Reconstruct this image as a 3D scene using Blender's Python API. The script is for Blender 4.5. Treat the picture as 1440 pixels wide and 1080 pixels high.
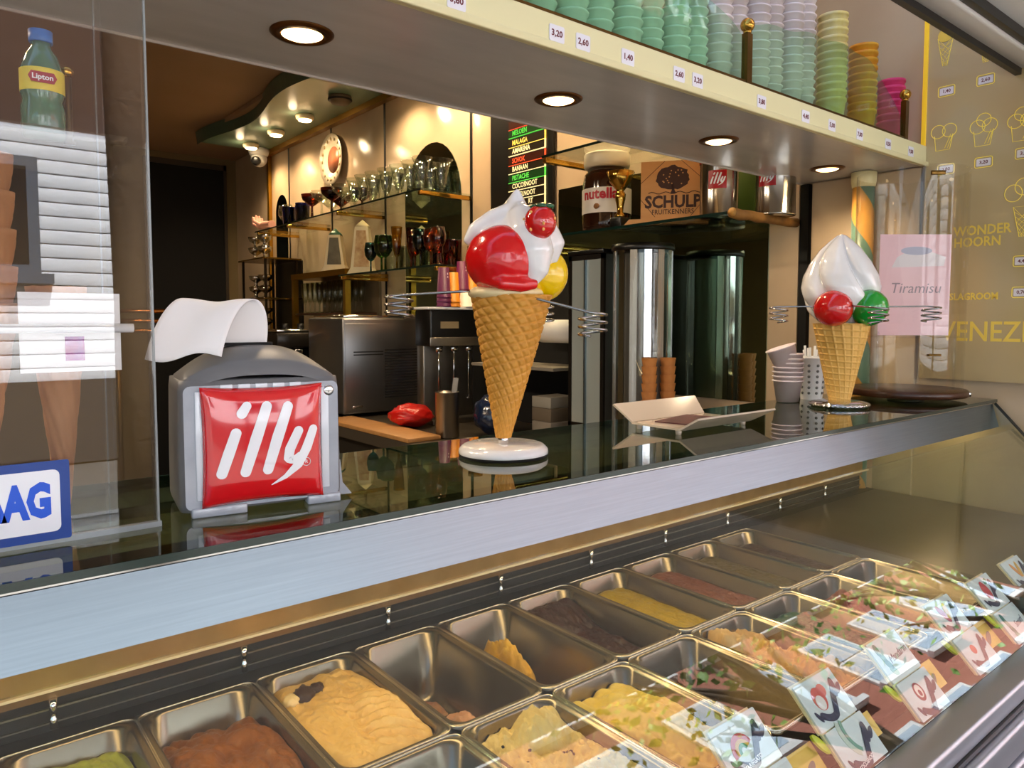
import bpy, bmesh, math, random
from mathutils import Vector, Matrix, noise
random.seed(7)
for o in list(bpy.data.objects): bpy.data.objects.remove(o)
SC = bpy.context.scene
COL = SC.collection
# ------------------------------------------------------------------ camera
FPX, PCX, PCY = 1029.0, 720.0, 514.0          # focal length and principal point for a 1440x1080 frame
PITCH, YAW, EYE = math.radians(3.5), math.radians(51.05), 1.48
CF = Vector((math.cos(YAW)*math.cos(PITCH), math.sin(YAW)*math.cos(PITCH), -math.sin(PITCH)))
CR = Vector((math.sin(YAW), -math.cos(YAW), 0)); CU = CR.cross(CF); CC = Vector((0, 0, EYE))
cd = bpy.data.cameras.new('camera'); cam = bpy.data.objects.new('camera', cd); COL.objects.link(cam)
cam.matrix_world = Matrix(((CR.x, CU.x, -CF.x, 0), (CR.y, CU.y, -CF.y, 0), (CR.z, CU.z, -CF.z, EYE), (0, 0, 0, 1)))
cd.sensor_width = 36; cd.lens = FPX/1440*36; cd.shift_y = (PCY-540)/1440; cd.clip_start = 0.02
SC.camera = cam
def ray(x, y): return CF + CR*((x-PCX)/FPX) + CU*((PCY-y)/FPX)
def at(x, y, X=None, Y=None, Z=None):
    d = ray(x, y)
    t = (X-CC.x)/d.x if X is not None else (Y-CC.y)/d.y if Y is not None else (Z-CC.z)/d.z
    return CC + d*t
# ------------------------------------------------------------------ world, sun, exposure
w = bpy.data.worlds.new('world'); SC.world = w; w.use_nodes = True
nt = w.node_tree; bg = nt.nodes['Background']; sky = nt.nodes.new('ShaderNodeTexSky')
sky.sky_type = 'NISHITA'; sky.sun_disc = False; sky.sun_elevation = math.radians(57); sky.sun_rotation = math.radians(-20)
sky.air_density = 1.0; sky.dust_density = 2.0
nt.links.new(sky.outputs[0], bg.inputs[0]); bg.inputs[1].default_value = 0.5
sl = bpy.data.lights.new('sun', 'SUN'); so = bpy.data.objects.new('sun', sl); COL.objects.link(so)
sl.energy = 36.0; sl.angle = math.radians(0.6); sl.color = (1, .97, .93)
so.rotation_euler = Vector((-.25, -1.0, -1.6)).to_track_quat('-Z', 'Y').to_euler()
SC.view_settings.view_transform = 'Standard'; SC.view_settings.look = 'None'
SC.view_settings.exposure = -0.25; SC.view_settings.gamma = 1.0; SC.view_settings.use_curve_mapping = False
# ------------------------------------------------------------------ materials
MATS = {}
def S(c):
    if isinstance(c, str):
        v = [int(c[i:i+2], 16)/255 for i in (0, 2, 4)]
        return tuple(x/12.92 if x <= .04045 else ((x+.055)/1.055)**2.4 for x in v) + (1,)
    return tuple(c) + (1,)
def mat(name, col, rough=.5, metal=0, var=None, bump=None, emit=0, coat=0, sub=0, spec=.5, stretch=None, detail=5):
    """var=(scale, second colour, contrast 0..1); bump=(scale, strength, distance)"""
    if name in MATS: return MATS[name]
    m = bpy.data.materials.new(name); m.use_nodes = True; n = m.node_tree.nodes; L = m.node_tree.links
    b = n['Principled BSDF']; b.inputs['Base Color'].default_value = S(col)
    b.inputs['Roughness'].default_value = rough; b.inputs['Metallic'].default_value = metal
    b.inputs['Coat Weight'].default_value = coat; b.inputs['Coat Roughness'].default_value = .05
    b.inputs['Specular IOR Level'].default_value = spec
    if sub: b.inputs['Subsurface Weight'].default_value = sub; b.inputs['Subsurface Scale'].default_value = .01
    if emit: b.inputs['Emission Color'].default_value = S(col); b.inputs['Emission Strength'].default_value = emit
    if var or bump:
        tc = n.new('ShaderNodeTexCoord'); mp = n.new('ShaderNodeMapping'); L.new(tc.outputs['Object'], mp.inputs[0])
        if stretch: mp.inputs['Scale'].default_value = stretch
    if var:
        t = n.new('ShaderNodeTexNoise'); t.inputs['Scale'].default_value = var[0]; t.inputs['Detail'].default_value = detail
        L.new(mp.outputs[0], t.inputs['Vector'])
        r = n.new('ShaderNodeValToRGB'); k = var[2] if len(var) > 2 else .5
        r.color_ramp.elements[0].position = .5-.35*(1-k)-.02; r.color_ramp.elements[1].position = .5+.35*(1-k)+.02
        r.color_ramp.elements[0].color = S(col); r.color_ramp.elements[1].color = S(var[1])
        L.new(t.outputs['Fac'], r.inputs[0]); L.new(r.outputs[0], b.inputs['Base Color'])
    if bump:
        t2 = n.new('ShaderNodeTexNoise'); t2.inputs['Scale'].default_value = bump[0]; t2.inputs['Detail'].default_value = 4
        L.new(mp.outputs[0], t2.inputs['Vector']); bp = n.new('ShaderNodeBump'); bp.inputs['Strength'].default_value = bump[1]
        bp.inputs['Distance'].default_value = bump[2] if len(bump) > 2 else .01
        L.new(t2.outputs['Fac'], bp.inputs['Height']); L.new(bp.outputs[0], b.inputs['Normal'])
    MATS[name] = m; return m
def glass(name, tint='ffffff', rough=.0, ior=1.5, gl=1.0):
    """thin clear sheet: tinted see-through plus Fresnel mirror reflection"""
    if name in MATS: return MATS[name]
    m = bpy.data.materials.new(name); m.use_nodes = True; n = m.node_tree.nodes; L = m.node_tree.links
    n.remove(n['Principled BSDF']); out = n['Material Output']
    tr = n.new('ShaderNodeBsdfTransparent'); tr.inputs[0].default_value = S(tint)
    g = n.new('ShaderNodeBsdfGlossy'); g.inputs['Roughness'].default_value = rough; g.inputs[0].default_value = (gl, gl, gl, 1)
    f0 = ((ior-1)/(ior+1))**2        # Schlick reflectance, the same from both sides
    lw = n.new('ShaderNodeLayerWeight'); lw.inputs[0].default_value = .5
    pw = n.new('ShaderNodeMath'); pw.operation = 'POWER'; L.new(lw.outputs['Facing'], pw.inputs[0]); pw.inputs[1].default_value = 5
    ma = n.new('ShaderNodeMath'); ma.operation = 'MULTIPLY_ADD'; L.new(pw.outputs[0], ma.inputs[0]); ma.inputs[1].default_value = 1-f0; ma.inputs[2].default_value = f0
    mx = n.new('ShaderNodeMixShader'); L.new(ma.outputs[0], mx.inputs[0]); L.new(tr.outputs[0], mx.inputs[1]); L.new(g.outputs[0], mx.inputs[2])
    L.new(mx.outputs[0], out.inputs[0]); MATS[name] = m; return m
def lampmat(name, col, e):
    if name in MATS: return MATS[name]
    m = bpy.data.materials.new(name); m.use_nodes = True; n = m.node_tree.nodes; n.remove(n['Principled BSDF'])
    em = n.new('ShaderNodeEmission'); em.inputs[0].default_value = S(col); em.inputs[1].default_value = e
    m.node_tree.links.new(em.outputs[0], n['Material Output'].inputs[0]); MATS[name] = m; return m
# ------------------------------------------------------------------ mesh builder
class MB:
    def __init__(s): s.v = []; s.f = []; s.sm = []
    def add(s, vs, fs, smooth=False):
        o = len(s.v); s.v += [tuple(p) for p in vs]; s.f += [tuple(i+o for i in q) for q in fs]; s.sm += [smooth]*len(fs); return s
    def box(s, a, b, bev=0):
        x0, y0, z0 = a; x1, y1, z1 = b
        if not bev:
            return s.add([(x0,y0,z0),(x1,y0,z0),(x1,y1,z0),(x0,y1,z0),(x0,y0,z1),(x1,y0,z1),(x1,y1,z1),(x0,y1,z1)],
                  [(0,3,2,1),(4,5,6,7),(0,1,5,4),(1,2,6,5),(2,3,7,6),(3,0,4,7)])
        bm = bmesh.new(); bmesh.ops.create_cube(bm, size=1)
        for v in bm.verts: v.co = Vector(((x0+x1)/2+v.co.x*(x1-x0), (y0+y1)/2+v.co.y*(y1-y0), (z0+z1)/2+v.co.z*(z1-z0)))
        bmesh.ops.bevel(bm, geom=list(bm.edges), offset=bev, segments=2, affect='EDGES', profile=.5)
        s.bm(bm, True); return s
    def bm(s, bm, smooth=False):
        bm.verts.index_update(); s.add([v.co for v in bm.verts], [[v.index for v in f.verts] for f in bm.faces], smooth); bm.free(); return s
    def lathe(s, prof, n=32, c=(0,0,0), smooth=True, lean=(0,0)):
        vs = []; fs = []; m = len(prof)
        for r, z in prof:
            for k in range(n):
                a = 2*math.pi*k/n; vs.append((c[0]+r*math.cos(a)+lean[0]*z, c[1]+r*math.sin(a)+lean[1]*z, c[2]+z))
        for i in range(m-1):
            for k in range(n): fs.append((i*n+k, i*n+(k+1)%n, (i+1)*n+(k+1)%n, (i+1)*n+k))
        if prof[0][0] > 1e-5: fs.append(tuple(reversed(range(n))))
        if prof[-1][0] > 1e-5: fs.append(tuple(range((m-1)*n, m*n)))
        return s.add(vs, fs, smooth)
    def shell(s, prof, n=32, c=(0,0,0)):
        vs = []; fs = []; m = len(prof)
        for r, z in prof:
            for k in range(n):
                a = 2*math.pi*k/n; vs.append((c[0]+r*math.cos(a), c[1]+r*math.sin(a), c[2]+z))
        for i in range(m-1):
            for k in range(n): fs.append((i*n+k, i*n+(k+1)%n, (i+1)*n+(k+1)%n, (i+1)*n+k))
        return s.add(vs, fs, True)
    def tube(s, pts, r, n=8, closed=False):
        P = [Vector(p) for p in pts]; m = len(P); vs = []; fs = []
        R = r if isinstance(r, (list, tuple)) else [r]*m
        t0 = (P[1]-P[0]).normalized(); u = t0.orthogonal().normalized()
        for i in range(m):
            if closed: t = (P[(i+1) % m]-P[i-1]).normalized()
            else: t = (P[min(i+1, m-1)]-P[max(i-1, 0)]).normalized()
            u = (u-t*u.dot(t)); u = u.normalized() if u.length > 1e-6 else t.orthogonal().normalized(); w_ = t.cross(u)
            for k in range(n):
                a = 2*math.pi*k/n; vs.append(P[i]+(u*math.cos(a)+w_*math.sin(a))*R[i])
        for i in range(m if closed else m-1):
            j = (i+1) % m
            for k in range(n): fs.append((i*n+k, i*n+(k+1)%n, j*n+(k+1)%n, j*n+k))
        if not closed: fs.append(tuple(reversed(range(n)))); fs.append(tuple(range((m-1)*n, m*n)))
        return s.add(vs, fs, True)
    def prism(s, poly, d, M=None):
        """polygon in local XY extruded 0..d along local Z, placed by M"""
        n = len(poly); vs = [Vector((x, y, 0)) for x, y in poly]+[Vector((x, y, d)) for x, y in poly]
        if M is not None: vs = [M @ v for v in vs]
        return s.add(vs, [tuple(reversed(range(n))), tuple(range(n, 2*n))]+[(i, (i+1)%n, n+(i+1)%n, n+i) for i in range(n)])
    def grid(s, fn, nu, nv, cu=False, cv=False, smooth=True):
        vs = [fn(i/(nu if cu else nu-1), j/(nv if cv else nv-1)) for i in range(nu) for j in range(nv)]; fs = []
        for i in range(nu if cu else nu-1):
            for j in range(nv if cv else nv-1):
                i2, j2 = (i+1) % nu, (j+1) % nv; fs.append((i*nv+j, i2*nv+j, i2*nv+j2, i*nv+j2))
        return s.add(vs, fs, smooth)
    def ball(s, c, r, n=24, sc=(1,1,1), fn=None):
        def g(u, v):
            t = math.pi*v; p = 2*math.pi*u; d = Vector((math.sin(t)*math.cos(p), math.sin(t)*math.sin(p), -math.cos(t)))
            k = r*(fn(d) if fn else 1); return Vector(c)+Vector((d.x*sc[0], d.y*sc[1], d.z*sc[2]))*k
        return s.grid(g, n, n//2+1, cu=True)
    def build(s, name, m, parent=None, loc=None):
        me = bpy.data.meshes.new(name); me.from_pydata(s.v, [], s.f); me.validate()
        if len(me.polygons) == len(s.sm): me.polygons.foreach_set('use_smooth', s.sm)
        bm = bmesh.new(); bm.from_mesh(me); bmesh.ops.remove_doubles(bm, verts=bm.verts, dist=1e-6); bmesh.ops.recalc_face_normals(bm, faces=bm.faces)
        bm.to_mesh(me); bm.free(); me.materials.append(m)
        o = bpy.data.objects.new(name, me); COL.objects.link(o)
        if parent is not None: o.parent = parent
        if loc is not None: o.location = loc
        return o
def tag(o, label, cat, group=None):
    o['label'] = label; o['category'] = cat
    if group: o['group'] = group
    return o
def thing(name, label, cat, loc=(0,0,0), rz=0, group=None):
    o = bpy.data.objects.new(name, None); COL.objects.link(o); o.empty_display_size = .02
    o.location = loc; o.rotation_euler = (0, 0, rz); return tag(o, label, cat, group)
def struct(o): o['kind'] = 'structure'; return o
def copy_tree(o, parent=None):
    c = o.copy(); COL.objects.link(c); c.parent = parent
    for ch in list(o.children): copy_tree(ch, c)
    return c
def dup(o, loc, rz=None, label=None, group=None):
    c = copy_tree(o); c.location = loc
    if rz is not None: c.rotation_euler = (0, 0, rz)
    if label: c['label'] = label
    if group: c['group'] = group
    return c
def frame(o, x, y):
    x = Vector(x).normalized(); y = Vector(y); y = (y-x*y.dot(x)).normalized(); z = x.cross(y)
    return Matrix(((x.x, y.x, z.x, o[0]), (x.y, y.y, z.y, o[1]), (x.z, y.z, z.z, o[2]), (0, 0, 0, 1)))
def text(s, size, m, parent, M, ext=.0004, name='lettering', align='CENTER', sx=1.0, bold=0, shear=0):
    cu = bpy.data.curves.new('t', 'FONT'); cu.body = s; cu.size = size; cu.align_x = align; cu.align_y = 'CENTER'
    cu.extrude = ext; cu.offset = bold; cu.shear = shear; cu.resolution_u = 2
    ob = bpy.data.objects.new('t', cu); COL.objects.link(ob); bpy.context.view_layer.update()
    me = bpy.data.meshes.new_from_object(ob.evaluated_get(bpy.context.evaluated_depsgraph_get()))
    bpy.data.objects.remove(ob); bpy.data.curves.remove(cu)
    me.materials.clear(); me.materials.append(m); me.name = name
    o = bpy.data.objects.new(name, me); COL.objects.link(o); o.parent = parent
    o.matrix_local = M @ Matrix.Diagonal((sx, 1, 1, 1)); return o
def lamp(kind, loc, energy, col, parent=None, **kw):
    l = bpy.data.lights.new('bulb', kind); l.energy = energy; l.color = col
    for k, v in kw.items(): setattr(l, k, v)
    o = bpy.data.objects.new('bulb', l); COL.objects.link(o); o.location = loc
    if parent is not None: o.parent = parent
    return o
WALLF = ((0,-1,0), (0,0,1))     # text on the side wall (faces -X)
FRONTF = ((1,0,0), (0,0,1))     # text facing the street
def rrect(w_, h, r, n=6, c=(0,0)):
    out = []
    for k, (sx, sy) in enumerate(((1,1),(-1,1),(-1,-1),(1,-1))):
        for i in range(n+1):
            a = math.pi/2*(k+i/n); out.append((c[0]+sx*(w_/2-r)+r*math.cos(a), c[1]+sy*(h/2-r)+r*math.sin(a)))
    return out
def stroke_poly(pts, ws, n=6):
    """outline of a brush stroke with round ends"""
    L = []; R = []; P = [Vector((p[0], p[1])) for p in pts]
    for i, p in enumerate(P):
        t = (P[min(i+1, len(P)-1)]-P[max(i-1, 0)]).normalized(); nrm = Vector((-t.y, t.x)); h = ws[i]/2
        L.append(p+nrm*h); R.append(p-nrm*h)
    def cap(p, t, h):
        nrm = Vector((-t.y, t.x)); return [p+nrm*h*math.cos(math.pi*k/n)+t*h*math.sin(math.pi*k/n) for k in range(1, n)]
    e = cap(P[-1], (P[-1]-P[-2]).normalized(), ws[-1]/2); s0 = cap(P[0], (P[0]-P[1]).normalized(), ws[0]/2)
    return [tuple(q) for q in L+e+R[::-1]+s0]
XW = 2.469; ZT = 1.25       # side wall, top of the counter glass
# ------------------------------------------------------------------ common materials
beige = mat('beige_laminate', 'b9a184', .16, var=(2.2, 'd2bd9f', .2), bump=(3, .05, .01))
greymarble = mat('grey_marble_laminate', 'bfbbb4', .2, var=(5, 'd2cec7', .1), stretch=(1, 4, 1))
brownceil = mat('brown_ceiling_paint', '9a7d5c', .8, var=(2, 'a3866a', .2))
olive = mat('olive_wall_paint', '6a5a3c', .7, var=(2, '75643f', .2))
black = mat('black_plastic', '0a0a0a', .35)
blackm = mat('black_matte', '060606', .8)
steel = mat('brushed_steel', '86949d', .34, 1, var=(30, '7a8790', .1), stretch=(.3, 14, 14))
steeld = mat('dull_steel', '8f8a82', .38, 1, var=(14, 'a39d92', .2), bump=(60, .05, .002))
chrome = mat('chrome', 'd8d8d8', .08, 1)
gold = mat('gold_trim', 'b98a2c', .3, .9, var=(6, 'a87a22', .2))
brass = mat('aged_brass', '7a5a2a', .3, .9, var=(10, '5d431c', .2))
brassb = mat('polished_brass', 'c79a45', .15, 1)
white = mat('white_plastic', 'e9e9e8', .3)
whitep = mat('white_paper', 'f0efee', .7)
cream = mat('cream_paint', 'ece2b0', .4)
greenv = mat('sea_green_paint', '6f8a78', .25, var=(3, '7d9683', .2))
gl_clear = glass('clear_glass', 'f2f7f4')
gl_acr = glass('clear_acrylic', 'fbfbfb', ior=1.6)
gl_top = glass('counter_glass', 'a8bcb2', ior=1.6)
gl_green = glass('mint_tinted_acrylic', 'eaf7ed', ior=1.3)
glassedge = mat('green_glass_edge', '0c2a24', .15, spec=.8)
mirror = mat('tinted_mirror', '9fb3a2', .015, 1)
darkwood = mat('dark_wood', '3a2012', .3, var=(8, '4d2c18', .2), stretch=(1, 8, 8))
wood = mat('light_wood', 'b98a55', .45, var=(5, 'a87745', .2), stretch=(1, 10, 10))
# ------------------------------------------------------------------ shop shell
def slab(name, a, b, m, parent=None):
    o = MB().box(a, b).build(name, m, parent); return struct(o) if parent is None else o
slab('floor', (-4, 1.25, -.1), (3.3, 8.2, 0), mat('shop_floor', '5a4c3c', .5, var=(6, '6a5a48', .2)))
slab('ceiling', (-4, 1.42, 3.05), (3.3, 8.2, 3.2), brownceil)
wall = slab('wall_right', (XW+.012, .25, 0), (XW+.3, 8.2, 4.2), beige)
slab('wall_back', (-4, 7.4, 0), (XW+.012, 7.5, 3.05), olive)
slab('wall_left', (-4.1, 1.42, 0), (-4, 8.2, 3.05), olive)
slab('wall_front', (-4, 1.405, 2.02), (XW+.012, 1.42, 4.2), beige)
slab('wall_facade', (-6, 1.0, 3.4), (8, 1.4, 4.5), mat('facade_brick', '7a4a3a', .8, var=(20, '8a5948', .3)))
slab('roof', (-6, 1.4, 4.2), (8, 8.4, 4.4), blackm)
# doorway in the back wall, its darkness put in as a near-black sheet
d = struct(MB().box((1.69, 7.36, 0), (2.345, 7.399, 2.93)).build('door_1', mat('doorway_dark_sheet', '030303', .9)))
MB().box((1.64, 7.35, 0), (1.69, 7.4, 2.98)).box((2.345, 7.35, 0), (2.375, 7.4, 2.98)).box((1.64, 7.35, 2.93), (2.375, 7.4, 2.98)).build('door_frame', mat('brown_frame', '2b2013', .6), d)
# laminate panels of the side wall with black joints between, each proud of the wall
joints = [6.43, 6.034, 5.216, 4.401, 3.415, 3.2155, 2.7076, 1.407, 1.372, 1.0]
def panel(y0, y1, z0=0, z1=2.925, m=beige):
    return MB().box((XW-.004, y1+.006, z0), (XW+.012, y0-.006, z1), .002).build('wall_panel', m, wall)
for a_, b_ in ((6.43, 6.034), (6.034, 5.216), (5.216, 4.401), (4.401, 3.415), (3.415, 3.2155), (2.7076, 1.407)): panel(a_, b_)
panel(1.372, 1.0, 0, 1.962)
panel(1.405, .993, 2.02, 4.1)
for y in (6.034, 5.216, 4.401, 3.415): MB().box((XW-.006, y-.012, 0), (XW+.011, y+.012, 2.925)).build('joint_strip', black, wall)
MB().box((XW-.012, 1.374, 0), (XW+.011, 1.405, 1.962)).build('joint_strip', black, wall)
MB().box((XW-.03, 6.43, 0), (XW+.011, 6.47, 2.93)).build('gold_post', gold, wall)
slab('trim_1', (XW-.05, 1.43, 2.925), (XW+.011, 6.47, 2.965), gold)
# arched mirror niches: an arch-topped tinted mirror set in the panel
def arch(yc, hw, zb, zt):
    p = [(-hw, zb), (hw, zb)]; n = 16; zc = zt-hw*1.15
    for k in range(n+1): a = math.pi*k/n; p.append((hw*math.cos(a), zc+hw*1.15*math.sin(a)))
    return MB().prism(p, .004, frame((XW-.003, yc, 0), *WALLF)).build('arch_mirror', mirror, wall)
arch(3.825, .315, 1.3, 2.56); arch(6.2, .13, 1.5, 2.56)
mb = MB().box((XW-.009, 1.53, 1.17), (XW-.003, 2.68, 2.12)).build('wall_mirror', mirror, wall)
# ------------------------------------------------------------------ valance with its lamps
pts = [(XW, 1.43), (XW, 6.47)]
for i in range(64):
    y = 6.45-(6.45-1.43)*i/63; pts.append((1.905+.055*math.sin((y-5.05)*2*math.pi/1.75), y))
v = struct(MB().prism(pts, .05, Matrix.Translation((0, 0, 2.965-.0))).build('ceiling_valance', greenv)); v.location.z = 0
v.name = 'trim_2'
lip = []
for i in range(80):
    y = 6.45-(6.45-1.43)*i/79; lip.append((1.905+.055*math.sin((y-5.05)*2*math.pi/1.75), y))
def lipf(u, w_):
    i = int(round(u*79)); q = lip[i]; return Vector((q[0]-(.0 if w_ < .5 else .012), q[1], 2.94 if w_ in (0, 1) else 3.03))
MB().grid(lambda u, w_: Vector((lip[int(round(u*79))][0]+(0, 0, -.014, -.014)[int(round(w_*3))], lip[int(round(u*79))][1], (2.94, 3.04, 3.04, 2.94)[int(round(w_*3))])), 80, 4, cv=True, smooth=False).build('wavy_edge', mat('dark_sea_green', '46604f', .3), v)
slab('trim_3', (1.90, 1.43, 3.016), (XW, 6.6, 3.049), brownceil)
warm = (1, .72, .42)
bulbm = lampmat('warm_bulb', 'ffd9a0', 14)
def puck(y, lit, i):
    t = thing('puck_light', 'round warm puck light glowing under the green valance' if lit else 'unlit round brown smoke detector under the green valance', 'lamp' if lit else 'detector', (2.225, y, 2.964), group='puck lights under the green valance' if lit else None)
    if lit:
        MB().lathe([(.062, 0), (.066, -.012), (.06, -.03), (.05, -.034)], 24).build('housing', mat('cream_lamp', 'e9d9b0', .4), t)
        MB().lathe([(.048, -.0345), (.044, -.042), (.0, -.046)], 24).build('lens', bulbm, t)
        lamp('SPOT', (0, 0, -.055), 40, warm, t, spot_size=math.radians(150), spot_blend=.6, shadow_soft_size=.05)
        l2 = lamp('POINT', (-.09, 0, -.05), .5, warm, t, shadow_soft_size=.03)
    else:
        t.name = 'smoke_detector'; MB().lathe([(.075, 0), (.078, -.02), (.06, -.045), (0, -.05)], 24).build('body', mat('brown_detector', '5d4c38', .5), t); MB().lathe([(.079, -.02), (.08, -.026), (.076, -.03)], 24).build('grille_ring', blackm, t)
for i, y in enumerate((6.243, 5.69, 5.137, 4.567, 4.0, 3.45, 2.9, 2.35, 1.8)): puck(y, i != 3, i)
for y in (2.1, 3.1):     # unseen round lamps added to brighten the shop interior
    t = thing('added_fill_lamp', 'unseen round opal lamp added to brighten the shop', 'lamp', (-.9, y, 3.05), group='added opal fill lamps')
    MB().lathe([(.20, 0), (.20, -.04), (.19, -.05)], 32).build('ring', white, t); MB().lathe([(.188, -.05), (.15, -.075), (0, -.085)], 32).build('opal_disc', lampmat('opal', 'ffdcae', 5), t)
    lamp('AREA', (0, 0, -.10), 55, (1, .80, .56), t, shape='DISK', size=.36)
# security camera dome
t = thing('security_camera', 'white dome security camera fixed beneath the green valance', 'camera', (2.34, 6.38, 2.962))
MB().lathe([(.085, 0), (.088, -.02), (.078, -.05), (.07, -.06)], 28).build('base', white, t)
MB().ball((0, 0, -.085), .068, 28).build('dome', white, t)
M_ = frame((-.045, -.05, -.115), (.74, -.67, 0), (-.25, -.3, .9))
MB().lathe([(.001, .02), (.03, .018), (.04, .002), (.04, -.01)], 24).build('lens', black, t).matrix_local = M_
# ------------------------------------------------------------------ soffit over the counter, downlights, fascia
SZ = 1.965
sof = slab('ceiling_soffit', (-4, 1.005, SZ), (XW-.004, 1.40, 2.02), greymarble)
MB().box((-4, 1.40, SZ-.004), (XW-.004, 1.404, 2.03)).build('edge_strip', mat('pale_edge', 'b9ada0', .4), sof)
fa = slab('trim_4', (-4, .99, SZ-.002), (XW-.006, 1.004, 2.022), cream)
MB().box((-4, .982, SZ-.006), (XW-.006, .99, SZ+.008), .002).build('moulding', cream, fa)
def downlight(x, i):
    t = thing('downlight', 'brass ringed downlight glowing in the grey soffit '+('above the acrylic screen', 'above the acrylic screen', 'above the napkin dispenser', 'above the large display cone', 'above the change tray', 'beside the striped column')[i], 'lamp', (x, 1.208, SZ), group='recessed downlights in the grey soffit')
    MB().lathe([(.036, -.0005), (.037, -.006), (.048, -.005), (.053, -.0015), (.053, 0)], 36).build('ring', mat('bronze_ring', '6a4420', .3, .9), t)
    MB().lathe([(.034, -.004), (.026, -.0075), (0, -.008)], 32).build('lens', lampmat('downlight_lens', 'ffd694', 9), t)
    lamp('SPOT', (0, 0, -.012), 9, (1, .76, .5), t, spot_size=math.radians(140), spot_blend=.7, shadow_soft_size=.03)
for i, x in enumerate((-.64, -.06, .521, 1.107, 1.692, 2.268)): downlight(x, i)
t = thing('added_gallery_lamp', 'unseen warm lamp strip added high above the cup gallery', 'lamp', (1.0, 1.22, 3.35))  # unseen strip added to warm the wall above the cups
MB().box((-1.4, -.03, 0), (1.4, .03, .04), .004).build('housing', white, t); MB().box((-1.38, -.02, -.008), (1.38, .02, -.0002)).build('diffuser', lampmat('gallery_strip', 'ffd08a', 12), t); MB().box((-.03, .0301, .0), (.03, .184, .03)).build('arm', white, t)
# price tags on the fascia
tagm = mat('price_tag_paper', 'ece8ee', .6); red_ink = mat('dark_red_ink', '6a1c24', .6)
for px, py, s in ((642, 7, '3,80'), (783, 54, '3,20'), (820, 66, '2,60'), (883, 87, '1,40'), (955, 110, '2,60'), (981, 118, '3,20'), (1071, 147, '3,80'), (1133, 166, '4,40'), (1170, 178, '5,00'), (1209, 191, '7,00'), (1249, 203, '8,50'), (1281, 214, '9,00')):
    p = at(px, py, Y=.989); p.z = min(max(p.z, 1.99), 2.003)
    t = thing('price_tag', 'small white price tag reading %s on the cream fascia %s' % (s, 'near the middle brass post' if 900 < px < 1100 else 'towards the side wall' if px > 1100 else 'under the mint cups'), 'price tag', (p.x, .9895, p.z), group='price tags on the cream fascia')
    MB().prism(rrect(.036, .029, .003, 3), .001, frame((0, 0, 0), *FRONTF)).build('card', tagm, t)
    text(s, .0155, red_ink, t, frame((0, -.0012, 0), *FRONTF), .0002, bold=.0004)
# ------------------------------------------------------------------ counter: display case under the glass top
X0, X1 = -1.2, 2.44
case = struct(MB().box((X0, .41, .0), (X1, .43, .83)).box((X0, 1.16, 0), (2.36, 1.2, 1.20)).box((X0, .43, .70), (X1, 1.16, .72)).build('counter_case', steeld)); case.name = 'trim_5'
# slanted front rail, slats
MB().box((X0, .392, .832), (XW-.02, .446, .868), .006).build('front_rail', mat('satin_aluminium', 'b4b9c2', .32, .8), case)
MB().box((X0, .390, .824), (XW-.02, .43, .832)).build('rail_gasket', black, case)
for k in range(5): MB().box((X0, .376-.004*k, .768-.062*k), (XW-.02, .405, .822-.062*k), .006).build('front_slat', mat('satin_aluminium', 'b4b9c2'), case)
# inner bed around the pans and the back wall of the well
bed = mat('bed_steel', '1b1a18', .35, .5)
MB().box((X0, 1.108, .918), (X1, 1.16, .925)).box((X0, .44, .862), (X1, .478, .868)).build('well_ledge', bed, case)
MB().box((X0, 1.140, .925), (X1, 1.16, .9705)).build('well_back', blackm, case)
for z, d_ in ((.936, .002), (.955, .0025)): MB().box((X0, 1.137, z), (X1, 1.1399, z+d_)).build('well_seam', steeld, case)
MB().box((X0, 1.135, .9875), (X1, 1.16, 1.2)).build('well_back_panel', mat('bronze_steel', 'b09a72', .35, .7, var=(20, '9a8560', .2)), case)
MB().box((X0, 1.128, .9833), (X1, 1.16, .9873)).build('well_bead', mat('cream_bead', 'e8d8b0', .3), case)
MB().box((X0, 1.135, .971), (X1, 1.16, .983)).build('well_lower_strip', mat('bronze_dark', '8a6a44', .35, .7), case)
for k in range(13):
    x = -.9+.255*k; MB().lathe([(.005, 0), (.005, .014), (.0035, .016), (.0035, .022), (.005, .024), (.005, .040)], 12, (x, 1.131, .932)).build('peg', chrome, case)
MB().box((1.705, .45, .90), (X1, 1.14, .924)).build('end_deck', mat('deck_steel', '6b6557', .3, .9, var=(9, '5b5546', .2)), case)
# steel nosing under the glass and its lamp tube
nose = struct(MB().prism([(.775, 1.236), (.80, 1.236), (.835, 1.178), (.81, 1.170), (.756, 1.171)], X1-X0, frame((X0, 0, 0), (0, 1, 0), (0, 0, 1))).build('counter_nosing', steel)); nose.name = 'trim_6'
MB().box((X0, .772, 1.238), (X1, .785, 1.2425)).build('nosing_bead', chrome, nose)
t = thing('case_lamp', 'slim warm lamp tube fixed under the steel counter nosing', 'lamp', (0, .87, 1.186))
MB().box((X0, -.02, -.004), (X1, .02, .02)).build('housing', white, t)
MB().box((X0, -.012, -.010), (X1, .012, -.0042)).build('tube', lampmat('case_tube', 'ffd89c', 22), t)
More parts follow.
